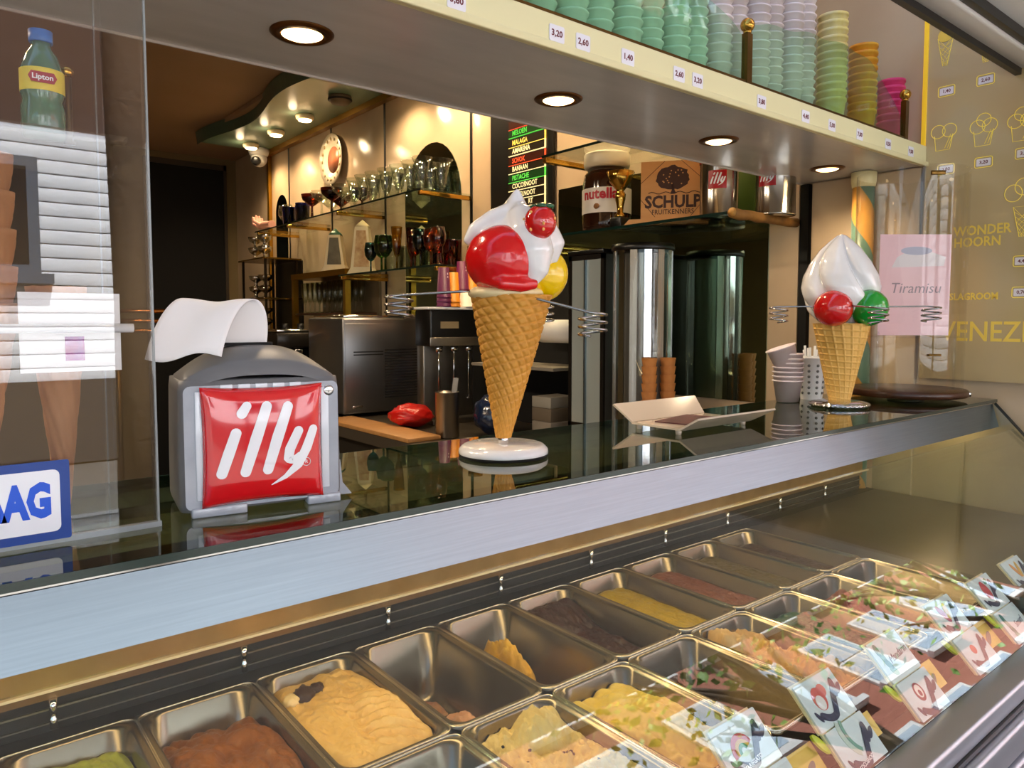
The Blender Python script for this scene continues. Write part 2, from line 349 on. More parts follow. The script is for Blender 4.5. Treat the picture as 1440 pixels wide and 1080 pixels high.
# glass top, its dark edge
gt = thing('glass_countertop', 'long clear glass countertop carried on the steel nosing', 'countertop', (0, 0, ZT))
MB().prism([(X0, .768), (2.452, .768), (2.452, 1.118), (2.375, 1.118), (2.375, 1.165), (X0, 1.165)], .008, Matrix.Translation((0, 0, -.008))).build('pane', gl_top, gt)
MB().box((X0, .7665, -.0085), (2.452, .7679, -.0002)).build('front_edge', glassedge, gt)
MB().box((X0, 1.1651, -.0085), (2.375, 1.1662, -.0002)).build('rear_edge', mat('pale_glass_edge', '7f9c90', .2), gt)
MB().box((X0, .79, -.030), (2.45, .83, -.0085)).build('black_support', mat('dark_support', '0d1512', .25), gt)
MB().box((X0, 1.12, -.03), (2.375, 1.155, -.0085)).build('rear_support', steeld, gt)
# front glass of the case, leaning back, and the end pane
fg = thing('front_glass', 'leaning clear front glass of the ice cream display case', 'glass pane', (0, .437, .872))
bv = Vector((0, .363, .371)); GL = .414; bv.normalize(); GN = Vector((0, -bv.z, bv.y))
F0 = Vector((0, .437, .872))
MB().prism([(X0, .002), (2.44, .002), (2.44, GL-.004), (X0, GL-.004)], .006, frame((0, 0, 0), (1, 0, 0), bv)).build('pane', glass('case_front_glass', 'f7faf9', ior=1.62), fg)
fe = thing('end_glass', 'slanted clear end pane closing the display case by the side wall', 'glass pane', (2.446, 0, 0))
MB().prism([(.45, .88), (1.12, .88), (1.12, 1.238), (.775, 1.238)], .005, frame((0, 0, 0), (0, 1, 0), (0, 0, 1))).build('pane', gl_clear, fe)
MB().tube([(.003, .445, .876), (.003, .772, 1.238)], .004, 8).build('gasket', mat('grey_gasket', '3a3c3a', .5), fe)
# column beside the wall, with orange and green diagonal bands
t = thing('striped_column', 'thin round column banded diagonally in sea green and orange beside the wall', 'column', (2.424, 1.165, .86))
cm = mat('column_paint', '86a391', .3); nn = cm.node_tree.nodes; LL = cm.node_tree.links
tc = nn.new('ShaderNodeTexCoord'); sx = nn.new('ShaderNodeSeparateXYZ'); LL.new(tc.outputs['Object'], sx.inputs[0])
at2 = nn.new('ShaderNodeMath'); at2.operation = 'ARCTAN2'; LL.new(sx.outputs[1], at2.inputs[0]); LL.new(sx.outputs[0], at2.inputs[1])
m1 = nn.new('ShaderNodeMath'); m1.operation = 'MULTIPLY_ADD'; LL.new(sx.outputs[2], m1.inputs[0]); m1.inputs[1].default_value = 3.3
m2 = nn.new('ShaderNodeMath'); m2.operation = 'DIVIDE'; LL.new(at2.outputs[0], m2.inputs[0]); m2.inputs[1].default_value = 2*math.pi
LL.new(m2.outputs[0], m1.inputs[2]); fr_ = nn.new('ShaderNodeMath'); fr_.operation = 'FRACT'; LL.new(m1.outputs[0], fr_.inputs[0])
rp = nn.new('ShaderNodeValToRGB'); rp.color_ramp.interpolation = 'CONSTANT'; rp.color_ramp.elements[0].color = S('6f9583'); rp.color_ramp.elements[1].position = .52; rp.color_ramp.elements[1].color = S('dca24c')
LL.new(fr_.outputs[0], rp.inputs[0]); LL.new(rp.outputs[0], nn['Principled BSDF'].inputs['Base Color'])
MB().lathe([(.034, .05), (.034, 1.06)], 32).build('shaft', cm, t)
MB().lathe([(.042, 0), (.043, .02), (.040, .03), (.037, .05), (.035, .055)], 32).build('base', brassb, t)
MB().lathe([(.035, 1.055), (.038, 1.075), (.039, 1.1035)], 32).build('capital', cream, t)
# ------------------------------------------------------------------ steel pans and the ice cream in them
PZ = .926; PW, PD, PH = .165, .312, .125; GX, Y1, Y2 = .048, 1.105, .79
panm = mat('pan_steel', '9d968a', .26, 1, var=(7, '857c6c', .2), bump=(50, .04, .001))
def pan_mesh():
    m = MB(); rings = [(.1635, .3095, .016, -.007), (.1635, .3095, .016, 0), (.150, .296, .022, 0), (.144, .290, .030, -.004), (.130, .272, .03, -PH+.02), (.118, .258, .03, -PH+.003), (.09, .22, .03, -PH)]
    vs = []; n = 0
    for w_, h, r, z in rings:
        q = rrect(w_, h, r, 6); n = len(q); vs += [(x, y, z) for x, y in q]
    fs = [(i*n+k, i*n+(k+1) % n, (i+1)*n+(k+1) % n, (i+1)*n+k) for i in range(len(rings)-1) for k in range(n)]
    fs.append(tuple(range((len(rings)-1)*n, len(rings)*n)))
    return m.add(vs, fs, True)
pan0 = pan_mesh().build('ice_cream_pan', panm)
bmod = pan0.modifiers.new('edge', 'SOLIDIFY'); bmod.thickness = .0012; bmod.offset = -1
rim0 = MB().tube([(x, y, .0006) for x, y in rrect(.1630, .3090, .016, 6)], .0016, 6, closed=True).build('rim', mat('bright_rim', 'd8d4c8', .18, 1), pan0)
def half(z):     # inner half sizes at depth z (0 top .. -PH)
    t = min(1, max(0, -z/PH)); return .071-.0115*t, .144-.015*t
def fb(x, y, s, seed=0, oct_=4): return noise.fractal(Vector((x*s, y*s, seed*7.3)), 1.0, 2.0, oct_)
def icecream(name, label, loc, hfn, m, bits=None, nu=60, nv=108):
    vs = []; ok = []
    for i in range(nu):
        for j in range(nv):
            u = -1+2*i/(nu-1); v_ = -1+2*j/(nv-1); h = hfn(u, v_)
            e = max(0, abs(u)-.80)/.20; f = max(0, abs(v_)-.88)/.12; q = min(1, max(e, f)); h += .0022*fb(u*1.4, v_*2.4, 7, 3, 3) if h > .02 else 0
            if q > 0: h = h*(1-q)+q*sum(hfn(u, v_+k*.07) for k in (-2, -1, 0, 1, 2))/5
            h -= .006*(e*e+f*f)*min(1, max(0, h)/.05)
            z = -PH+max(h, -.004); hw, hl = half(z)
            vs.append((u*hw*.985*(1-.10*abs(v_)**10), v_*hl*.985*(1-.06*abs(u)**10), z)); ok.append(h > -.003)
    fs = [(i*nv+j, (i+1)*nv+j, (i+1)*nv+j+1, i*nv+j+1) for i in range(nu-1) for j in range(nv-1) if ok[i*nv+j] or ok[(i+1)*nv+j] or ok[i*nv+j+1] or ok[(i+1)*nv+j+1]]
    t = thing('ice_cream', label, 'ice cream', loc)
    o = MB().add(vs, fs, True).build(name, m, t)
    for b in bits or []: b(t)
    return t
def ell(u, v_, cu, cv, ru, rv):
    d = ((u-cu)/ru)**2+((v_-cv)/rv)**2; return 1-d
def icem(name, a, b, sc=40, rough=.45, bumpk=.5): return mat(name, a, rough, var=(sc, b, .25), bump=(130, bumpk, .003), stretch=(1.6, 1, 1))
def place_pan(k, row, label):
    ys = 1 if row == 1 else .88; loc = (GX+PW*(k+.5), Y1-PD/2 if row == 1 else Y2-PD*ys/2, PZ)
    if not place_pan.used: place_pan.used = True; o = pan0; o.location = loc
    else: o = dup(pan0, loc)
    o.scale.y = ys; tag(o, label, 'pan', 'steel ice cream pans'); return loc
place_pan.used = False
lumpm = mat('chocolate_biscuit', '3a2010', .5, bump=(80, .8, .004))
def lump(c, r, m, nm, seed=1):
    def g(t): MB().ball(c, r, 20, (1, 1.2, .7), lambda d: 1+.35*noise.noise(d*2.6+Vector((seed, 0, 0)))+.15*noise.noise(d*7)).build(nm, m, t)
    return g
lay = {
 (0, 1): ('pan of lime green ice cream scooped down in the middle', lambda u, v: .098+.022*max(0, ell(u, v, -.1, .4, .9, .7))+.010*fb(u, v, 2.2, 1), ('a3ad3e', 'bcc45e'), 'lime green ice cream low in its pan', .4),
 (1, 1): ('pan of swirled milk chocolate ice cream', lambda u, v: .110-.05*max(0, v-.25)+.007*abs(math.sin(5*u+4*v+3*fb(u, v, 1.2, 2, 2)))+.012*fb(u, v, 2.0, 2, 3), ('9c5c1c', '7a4212'), 'milk chocolate ice cream with dark swirled folds', .5),
 (2, 1): ('pan of tan biscuit ice cream with a dark cookie lump', lambda u, v: .122+.008*fb(u, v, 1.8, 3)+.012*max(0, ell(u, v, .55, -.25, .5, .5))-.03*max(0, v-.55)+(.0035*math.sin(16*u+40*v+2*fb(u, v, 2, 5)) if u > -.1 and v < .25 else 0), ('e0b05c', 'ecc67c'), 'tan biscuit ice cream ridged by the scoop', .5),
 (3, 1): ('nearly empty pan with a pink and red ripple smear', lambda u, v: .03+.06*max(-.4, ell(u, v, -.15, -.55, .6, .5))+.012*fb(u, v, 4, 4), ('b9735a', 'e2b58e'), 'last pink and red rippled ice cream in one corner', .5),
 (4, 1): ('nearly empty pan with a crumbly mango heap', lambda u, v: .035+.085*max(-.5, ell(u, v, -.3, .15, .5, .7))+.022*fb(u, v, 4.5, 6), ('d99f18', 'ebbd45'), 'crumbly golden mango ice cream heaped against the pan side', .6),
 (5, 1): ('pan smeared all over with dark chocolate', lambda u, v: .075+.05*max(0, v-.35)**.8+.008*fb(u, v, 3.5, 7)+.02*max(0, abs(u)-.75), ('2c140a', '4a2412'), 'dark chocolate ice cream scraped nearly bare', .5),
 (6, 1): ('pan with a thin mustard yellow layer', lambda u, v: .094+.004*fb(u, v, 2, 8)+.006*max(0, abs(u)-.7), ('a88c14', 'b89a1c'), 'thin mustard yellow layer of lemon ice cream', .2),
 (7, 1): ('pan with a thin reddish brown layer', lambda u, v: .096+.004*fb(u, v, 2, 9)+.006*max(0, abs(u)-.7), ('70402f', '86503c'), 'thin reddish brown layer of ice cream', .2),
 (8, 1): ('pan with a thin dull olive layer', lambda u, v: .097+.003*fb(u, v, 2, 10), ('574a26', '665830'), 'thin dull olive layer of ice cream', .2),
 (9, 1): ('pan with a thin dark brown layer beside the end deck', lambda u, v: .097+.003*fb(u, v, 2, 11), ('3f2c1a', '4d3722'), 'thin dark brown layer of ice cream beside the end deck', .2),
 (3, 2): ('pan heaped with pale vanilla speckled with black', lambda u, v: .114+.010*fb(u, v, 2.4, 12)+.034*max(0, ell(u, v, .2, .62, .6, .36))+.008*fb(u, v, 8, 2), ('ecce74', 'f3dd95'), 'pale speckled vanilla ice cream heaped at one end', .7),
 (4, 2): ('pan of smooth bright yellow ice cream', lambda u, v: .108+.028*max(0, ell(u, v, 0, .1, .9, .75))+.006*fb(u, v, 2.0, 13)+.003*math.sin(14*u+6*v), ('edca4a', 'f4d96a'), 'smooth bright yellow ice cream domed in its pan', .25),
 (6, 2): ('pan of peach coloured ice cream with scooped hollows', lambda u, v: .102+.03*max(0, ell(u, v, -.4, .62, .5, .3))+.028*fb(u, v, 2.6, 14)-.025*max(0, ell(u, v, .4, .6, .5, .4)), ('e2b05e', 'edc988'), 'peach coloured ice cream with ragged scooped hollows', .6),
 (7, 2): ('pan with a dark green mint layer', lambda u, v: .098+.006*fb(u, v, 2, 15), ('12402a', '1d5a3c'), 'dark green mint layer of ice cream', .2),
 (8, 2): ('pan with a rust brown heap at one end', lambda u, v: .075+.045*max(0, ell(u, v, 0, .5, .7, .4))+.016*fb(u, v, 4, 16), ('7d3c1c', '95512c'), 'rust brown ice cream heaped at one end', .5),
 (-1, 1): ('pan of pale pink ice cream beside the lime green pan', lambda u, v: .108+.010*fb(u, v, 2.0, 21, 3), ('dca0a0', 'e8b8b4'), 'pale pink ice cream beside the lime green one', .4),
 (-2, 1): ('pan of white coconut ice cream', lambda u, v: .106+.012*fb(u, v, 2.2, 22, 3), ('e6e0d2', 'f2eee4'), 'white coconut ice cream beside the pale pink one', .4),
 (0, 2): ('pan of orange sorbet before the lime green pan', lambda u, v: .104+.012*fb(u, v, 2.0, 23, 3), ('dc8a34', 'e8a250'), 'orange sorbet before the lime green ice cream', .4),
 (1, 2): ('pan of coffee brown ice cream before the milk chocolate pan', lambda u, v: .104+.012*fb(u, v, 2.0, 24, 3), ('a8784e', 'b88a60'), 'coffee brown ice cream before the milk chocolate', .4),
 (-1, 2): 'bare empty pan before the pale pink ice cream', (-2, 2): 'bare empty pan before the white coconut ice cream', (2, 2): 'bare empty pan between the biscuit pan and the front glass', (5, 2): 'bare empty pan between the bright yellow and the peach ice cream', (9, 2): 'bare empty pan beside the rust brown heap and the end deck',
}
for (k, row), q in lay.items():
    if q is None: continue
    if isinstance(q, str): place_pan(k, row, q); continue
    lab, fn, (ca, cb), il, bk = q
    loc = place_pan(k, row, 'steel '+lab)
    bits = []
    if (k, row) == (2, 1): bits = [lump((-.035, .072, -.004), .016, lumpm, 'cookie_lump', 2), lump((-.012, .078, -.003), .011, lumpm, 'cookie_lump', 5), lump((-.055, .07, -.006), .012, mat('pale_cookie', 'efd39a', .6), 'cookie_lump', 8)]
    if (k, row) == (3, 2): bits = [lump((random.uniform(-.05, .05), random.uniform(-.05, .12), -.008+random.uniform(-.004, .004)), .0024, blackm, 'speck', i) for i in range(14)]
    tt = icecream('scooped_surface', il, (loc[0], loc[1], PZ-.0008), fn, icem('ice_%d_%d' % (k, row), ca, cb, 30 if row == 1 else 24, .4, bk), bits); tt.scale.y = 1 if row == 1 else .88
# ------------------------------------------------------------------ flavour cards leaning inside the front glass
cardm = mat('card_face', 'dbe7e6', .45, var=(9, 'cfe0e2', .2)); cardedge = mat('card_core', 'f0e2ae', .5)
navy = mat('navy_ink', '26304e', .6); whiteink = mat('white_ink', 'f2f2f2', .6)
inks = {c: mat('ink_'+c, c, .6) for c in ('c23a42', 'd9a53c', '3f8f5c', 'b54a6a', 'e0913c', '8a2a3a', 'e8e2dc', '7fae9a', 'd8645a', '2f7f74', 'c9d8c8')}
CW, CH = .100, .0655
def poly_part(nm, poly, m, t, M, d=.0003): return MB().prism(poly, d, M).build(nm, m, t)
def circ(cx_, cy_, rx, ry, a0=0, a1=360, n=22, rot=0):
    c, s_ = math.cos(rot), math.sin(rot); o = []
    for k in range(n+(a1-a0 < 360)):
        a = math.radians(a0+(a1-a0)*k/n); x, y = rx*math.cos(a), ry*math.sin(a); o.append((cx_+x*c-y*s_, cy_+x*s_+y*c))
    return o
def arcband(cx_, cy_, r0, r1, a0, a1, n=16):
    return circ(cx_, cy_, r1, r1, a0, a1, n)+circ(cx_, cy_, r0, r0, a0, a1, n)[::-1]
def emblem(t, F, kind, word):
    """fruit drawing above a curling navy ribbon, drawn flat on the card"""
    M1 = lambda z: F @ Matrix.Translation((0, 0, z))
    if kind == 'script':
        for k in range(4): poly_part('printed_leaf', circ(-.034+.003*k, .018-.012*k, .006, .010, rot=.3*k), inks['2f7f74' if k % 2 == 0 else '7fae9a'], t, M1(.0002))
        text(word, .017, navy, t, F @ Matrix.Translation((.012, 0, .0003)) @ Matrix.Rotation(.1, 4, 'Z'), .0001, 'printed_word', shear=.35); return
    fruit = {'rainbow': [(arcband(-.008, -.006, .015, .022, 20, 190), 'c23a42'), (arcband(-.008, -.006, .010, .015, 20, 190), 'd9a53c'), (arcband(-.008, -.006, .005, .010, 20, 190), '3f8f5c')],
             'peach': [(circ(-.012, .004, .015, .016), 'd8645a'), (circ(.002, .012, .010, .009), 'd8645a'), (circ(-.014, -.001, .010, .010), 'e8e2dc')],
             'banana': [(arcband(.014, .02, .030, .038, 150, 240), 'c9d8c8'), (arcband(.022, .02, .030, .036, 150, 235), '7fae9a')],
             'berry': [(circ(-.008, .008, .013, .014), '8a2a3a'), (circ(-.008, .009, .009, .010), 'e8e2dc'), (circ(-.008, .006, .004, .005), '8a2a3a')],
             'melon': [(circ(-.012, .006, .008, .019, rot=.5), 'b54a6a'), (circ(.004, .008, .007, .016, rot=-.4), 'd9a53c')],
             'strawberry': [(circ(-.004, .004, .014, .018), 'c23a42'), (circ(-.004, .019, .007, .005), 'c23a42'), (circ(.018, .020, .008, .005, rot=.5), '3f8f5c')],
             'orange': [(circ(-.010, .008, .006, .018, rot=.4), 'e0913c'), (circ(.006, .008, .006, .018, rot=-.4), 'd9a53c')],
             'nuts': [(circ(-.010, .004, .009, .008), 'd8645a')]}[kind]
    for i, (p, c) in enumerate(fruit): poly_part('printed_fruit', p, inks[c], t, M1(.0001+.0002*i), .0003)
    rb = [(-.028+.0555*k/14, -.016-.008*math.sin(math.pi*k/11) + (.018*max(0, k-8)/6)) for k in range(15)]
    poly_part('printed_ribbon', stroke_poly(rb, [.010]*15, 4), navy, t, M1(.0006))
    poly_part('printed_bow', circ(.030, .008, .006, .014, rot=-.35), navy, t, M1(.0007)); poly_part('printed_bow', circ(.040, .004, .004, .010, rot=-.9), navy, t, M1(.0005)); poly_part('printed_bow', circ(-.036, -.015, .003, .009, rot=.5), navy, t, M1(.0005))
    if word: text(word, .0075, whiteink, t, F @ Matrix.Translation((-.004, -.021, .0011)) @ Matrix.Rotation(.12, 4, 'Z'), .0001, 'printed_word', bold=.0002)
cards = [((995, 1030), ('rainbow', 'VARIEGATO'), ('orange', ''), 'rainbow'), ((1115, 967), ('peach', ''), ('banana', 'COCOSNOOT'), 'peach above one reading COCOSNOOT'), ((1218, 907), ('script', 'Mandarin'), ('berry', ''), 'handwritten Mandarin above a berry'), ((1300, 852), ('melon', ''), ('nuts', ''), 'pink and yellow melon slices'), ((1360, 820), ('strawberry', ''), ('script', 'Smurf'), 'strawberry above a handwritten name'), ((1407, 793), ('orange', ''), ('nuts', ''), 'orange slices beside the strawberry card'), ((1450, 768), ('berry', ''), ('melon', ''), 'berry nearest the side wall')]
for x, up, lo, lab in cards:
    d_ = ray(*x); base = CC+d_*((F0-GN*.008-CC).dot(GN)/d_.dot(GN))     # top left corner, on a plane just behind the glass
    t = thing('flavour_card', 'pale two-part flavour card printed with '+lab, 'sign', base, group='flavour cards behind the front glass')
    for r_, (kind, word) in enumerate((up, lo)):
        c = bv*(-CH*(r_+.5)-.002*r_)+Vector((CW/2+.004*r_, 0, 0))
        F = frame(c-GN*.004, (1, 0, 0), bv)
        MB().prism(rrect(CW, CH, .002, 2), .003, F).build('card', cardm, t)
        MB().prism([(-CW/2-.003, -CH/2), (CW/2-.006, -CH/2), (CW/2-.006, CH/2+.003), (-CW/2-.003, CH/2+.003)], .003, F @ Matrix.Translation((0, 0, -.0035))).build('backing', cardedge, t)
        emblem(t, F @ Matrix.Translation((0, 0, .0031)), kind, word)
    MB().prism(circ(0, 0, .006, .017, rot=.5), .004, frame(bv*-.075+Vector((-.006, 0, 0))-GN*.011, (1, 0, 0), bv)).build('clip', mat('lime_plastic', 'c8d41e', .3), t)
ylw = mat('yellow_card', 'f0c95a', .5); limem = mat('lime_strip', 'b4c226', .4)
for px, lab in (((1215, 1050), 'below the handwritten Mandarin card'), ((1306, 968), 'below the melon card'), ((1385, 905), 'below the strawberry card'), ((1130, 1100), 'below the peach card')):
    d_ = ray(*px); c_ = CC+d_*((F0-GN*.030-CC).dot(GN)/d_.dot(GN))
    t = thing('flavour_ticket', 'yellow flavour ticket printed in orange and grey leaning '+lab, 'sign', c_); TF = frame((0, 0, 0), (1, 0, 0), bv)
    MB().prism([(-.055, -.024), (.055, -.024), (.055, .034), (-.055, .034)], .002, TF).build('card', ylw, t)
    poly_part('printed_fruit', circ(.004, -.004, .016, .007, rot=.4), inks['e0913c'], t, TF @ Matrix.Translation((0, 0, .0021))); poly_part('printed_ribbon', circ(.022, .004, .018, .006, rot=.5), mat('grey_ink', '7d7468', .6), t, TF @ Matrix.Translation((0, 0, .0023)))
    MB().prism([(-.05, -.044), (.05, -.044), (.05, -.0265), (-.05, -.0265)], .003, TF).build('edge_strip', limem, t)
# ------------------------------------------------------------------ napkin dispenser
a0 = math.atan2(-.032, .157)*.75
t = thing('napkin_dispenser', 'grey napkin dispenser with a red logo plate on the glass countertop', 'napkin dispenser', (.330, .937, ZT), a0)
W, D, Hh = .192, .125, .160     # front face at local y=-D/2
grey = mat('grey_abs_plastic', '6f7072', .42, bump=(300, .03, .0005)); clearp = mat('frosted_clear_plastic', 'b4bac2', .12, var=(25, '9aa1ab', .2), coat=.6)
vs = []; prof = rrect(W, D, .014, 5); n = len(prof); m = MB()
for z, s_, o in ((.006, .985, 0), (.012, 1, 0), (.06, 1, 0), (Hh-.012, .985, 0), (Hh, .97, 0)): vs += [(x*s_, y*s_, z) for x, y in prof]
m.add(vs, [(i*n+k, i*n+(k+1) % n, (i+1)*n+(k+1) % n, (i+1)*n+k) for i in range(4) for k in range(n)]+[tuple(range(n)), tuple(range(4*n, 5*n))], True)
m.build('body', grey, t)
def lidf(u, v_):     # domed lid, highest along a ridge near the slot
    x = (u-.5)*2; y = (v_-.5)*2; r = max(abs(x), abs(y))
    hgt = .042*(1-abs(x)**2.6)*(1-.55*abs(y)**2.2); e = 1 if r > .999 else 0
    return Vector((x*W/2*.985*(1-.05*abs(y)**8), y*D/2*.985*(1-.05*abs(x)**8), Hh-.002+hgt-(.012 if e else 0)))
MB().grid(lidf, 33, 25).build('lid', grey, t)
MB().prism(rrect(.07, .018, .008, 5), .004, Matrix.Translation((-.01, -.0, Hh+.0385))).build('slot', blackm, t)
fr = frame((0, -D/2-.0005, .082), *FRONTF)
MB().prism(rrect(W-.012, .145, .008, 4), .003, fr).build('front_cover', clearp, t)
for sx_ in (-1, 1): MB().box((sx_*.073-.005, -D/2-.0052, .02), (sx_*.073+.005, -D/2-.002, .148), .001).build('side_rib', mat('clear_rib', 'd3d9e0', .15, coat=.5), t)
for k in range(5): MB().box((-.05+.02*k, -D/2-.0048, .147), (-.036+.02*k, -D/2-.002, .155), .0008).build('hinge_tab', mat('clear_rib', 'd3d9e0'), t)
MB().lathe([(.007, 0), (.007, .002), (.004, .003), (0, .003)], 16).build('screw', chrome, t).matrix_local = frame((.078, -D/2-.003, .143), *FRONTF)
MB().box((-W/2+.012, -D/2-.006, 0), (-.022, -D/2+.02, .012), .002).box((.05, -D/2-.006, 0), (W/2-.004, -D/2+.02, .012), .002).box((-W/2+.012, D/2-.03, 0), (W/2-.012, D/2-.01, .008)).build('foot', clearp, t)
MB().prism([(W/2-.004, .05), (W/2+.001, .05), (W/2+.004, .02), (W/2+.016, .004), (W/2-.004, .004)], D*.8, frame((0, D*.4, 0), (1, 0, 0), (0, 0, 1))).build('flared_foot', clearp, t)
redp = mat('gloss_red_plate', 'd4141c', .12, coat=1); logow = mat('logo_white', 'eef0f4', .2, coat=.5)
RS = .142
def bulge(u, v_): return .0035+.010*((1-abs(2*u-1)**3)*(1-abs(2*v_-1)**3))**.5
pf = frame((-RS/2-.002, -D/2-.0035, .011), *FRONTF)
def plate(S_):
    def g(u, v_):
        k = 1-.035*(4*v_*(1-v_)); k2 = 1-.045*(4*u*(1-u))
        return Vector(((.5+(u-.5)*k)*S_, (.5+(v_-.5)*k2)*S_, bulge(u, v_)*S_/.142))
    return g
pl_ = MB().grid(plate(RS), 28, 28); b_ = pl_.build('logo_plate', redp, t); b_.matrix_local = pf
sol = b_.modifiers.new('thick', 'SOLIDIFY'); sol.thickness = .004; sol.offset = -1
logo = [([(.265, .615), (.205, .445), (.15, .285)], [.085, .09, .085]), ([(.355, .835), (.315, .775)], [.075, .085]), ([(.515, .825), (.425, .56), (.335, .285)], [.085, .095, .085]), ([(.69, .815), (.60, .56), (.515, .29)], [.085, .095, .085]),
        ([(.775, .60), (.70, .45), (.685, .37), (.72, .345), (.775, .40)], [.08, .085, .08, .06, .03]), ([(.905, .605), (.845, .45), (.77, .31), (.66, .215), (.545, .155)], [.075, .085, .075, .04, .008])]
def logo_strokes(S_, flat):
    out = []
    for pts, ws in logo:
        P = [Vector(p) for p in pts]; q = []; wq = []
        for i in range(len(P)-1):
            for k in range(6): s_ = k/6; q.append(P[i].lerp(P[i+1], s_)); wq.append(ws[i]+(ws[i+1]-ws[i])*s_)
        q.append(P[-1]); wq.append(ws[-1]); m = MB(); vs = []; fs = []
        # rounded ends
        n_ = len(q); cols = []
        d0 = (q[0]-q[1]).normalized(); d1 = (q[-1]-q[-2]).normalized()
        cols = [(q[0]+d0*wq[0]*.5*math.sin(a), wq[0]*math.cos(a)) for a in (1.5, 1.1, .7, .35)]+list(zip(q, wq))+[(q[-1]+d1*wq[-1]*.5*math.sin(a), wq[-1]*math.cos(a)) for a in (.35, .7, 1.1, 1.5)]
        for i, (c, w_) in enumerate(cols):
            tn = (cols[min(i+1, len(cols)-1)][0]-cols[max(i-1, 0)][0]).normalized(); nr = Vector((-tn.y, tn.x))
            for j in range(5):
                p = c+nr*w_*(j/4-.5); vs.append((p.x*S_, p.y*S_, .0012*S_/.142 if flat else (bulge(p.x, p.y)+.0006)*S_/.142))
        fs = [(i*5+j, i*5+j+1, (i+1)*5+j+1, (i+1)*5+j) for i in range(len(cols)-1) for j in range(4)]
        out.append(m.add(vs, fs, True))
    return out
for m in logo_strokes(RS, False): m.build('logo_stroke', logow, b_)
MB().tube([(RS*.84+.005*math.cos(k*.524), RS*.325+.005*math.sin(k*.524), bulge(.84, .33)+.0005) for k in range(12)], .0004, 5, True).build('logo_stroke', logow, b_)
text('R', .006, logow, b_, Matrix.Translation((RS*.84, RS*.325, bulge(.84, .33)+.0008)), .0001, 'logo_letter')
# napkin coming out of the slot and folding over to the side
def nap(u, v_):
    P = (Vector((.016, .004, Hh+.026)), Vector((.034, -.002, Hh+.118)), Vector((-.022, -.026, Hh+.118)), Vector((-.046, -.058, Hh+.030)))
    k = 1-u; c = P[0]*k**3+P[1]*3*k*k*u+P[2]*3*k*u*u+P[3]*u**3
    wd = .05+.030*min(1, u*2.2)
    return c+Vector((-wd*(1-v_), .022*(1-v_)*u, .004*math.sin(v_*7+u*3)*u-.012*(1-v_)*max(0, u-.6)))
o = tag(MB().grid(nap, 40, 18).build('paper_napkin', mat('napkin_paper', 'eeeceb', .8, bump=(60, .05, .001))), 'white paper napkin pulled up and folded over the grey dispenser', 'napkin')
o.location = (.330, .937, ZT); o.rotation_euler.z = a0
so_ = o.modifiers.new('thick', 'SOLIDIFY'); so_.thickness = .0012
# ------------------------------------------------------------------ display cones on the counter
waf = mat('waffle_yellow', 'd79a3c', .55, var=(20, 'c98a2e', .2), bump=(90, .25, .002)); waf2 = mat('waffle_pale', 'e3b561', .5, var=(25, 'd9a64e', .2), bump=(90, .2, .002))
gred = mat('gloss_red', 'd40d12', .18, coat=.4, bump=(14, .35, .004)); gyel = mat('gloss_yellow', 'f2c800', .2, coat=.6, bump=(14, .3, .003)); ggrn = mat('gloss_green', '0f9a2a', .15, coat=1, bump=(14, .35, .004))
gwht = mat('gloss_white', 'eceae8', .12, coat=.8)
gred2 = mat('gloss_red_small', 'cc1212', .12, coat=1, bump=(14, .35, .004))
wire = mat('steel_wire', 'a8a8a8', .2, 1)
def cu(u, w_): return CR.x*u+math.cos(YAW)*w_, CR.y*u+math.sin(YAW)*w_     # across / away from the viewer's side
def waffle(r0, r1, h, z0, lean, sty, n=220, m=150):
    def g(u, v_):
        a = 2*math.pi*u; r = r0+(r1-r0)*v_; z = h*v_
        if sty == 'pads':      # raised rounded squares on the diagonal
            p = u*17+v_*15*.62; q = -u*5+v_*17
            fx = abs((p % 1)-.5)*2; fy = abs((q % 1)-.5)*2; e = max(fx, fy); d_ = .0036*min(1, max(0, (.80-e)/.16))
        else:                  # thin ridges
            p = u*17+v_*1.2; q = v_*12.5+u*1.0; e = max(abs((p % 1)-.5)*2, abs((q % 1)-.5)*2); d_ = .0034*min(1, max(0, (e-.72)/.14))
        k = max(.3, min(1, r/r1*1.2)); r += d_*k
        return Vector((lean[0]*v_+r*math.cos(a), lean[1]*v_+r*math.sin(a), z0+z))
    return MB().grid(g, n, m, cu=True)
def coil(p0, p1, rr, turns, pitch, side=1):
    p0 = Vector(p0); p1 = Vector(p1); d_ = (p1-p0); d_.z = 0; d_.normalize(); nrm = Vector((-d_.y, d_.x, 0))*side; pts = [p0.lerp(p1, k/6) for k in range(7)]
    c = p1+nrm*rr
    for k in range(1, int(turns*20)+1):
        a = 2*math.pi*k/20; pts.append(c-nrm*rr*math.cos(a)+d_*rr*math.sin(a)+Vector((0, 0, -pitch*k/20)))
    return pts
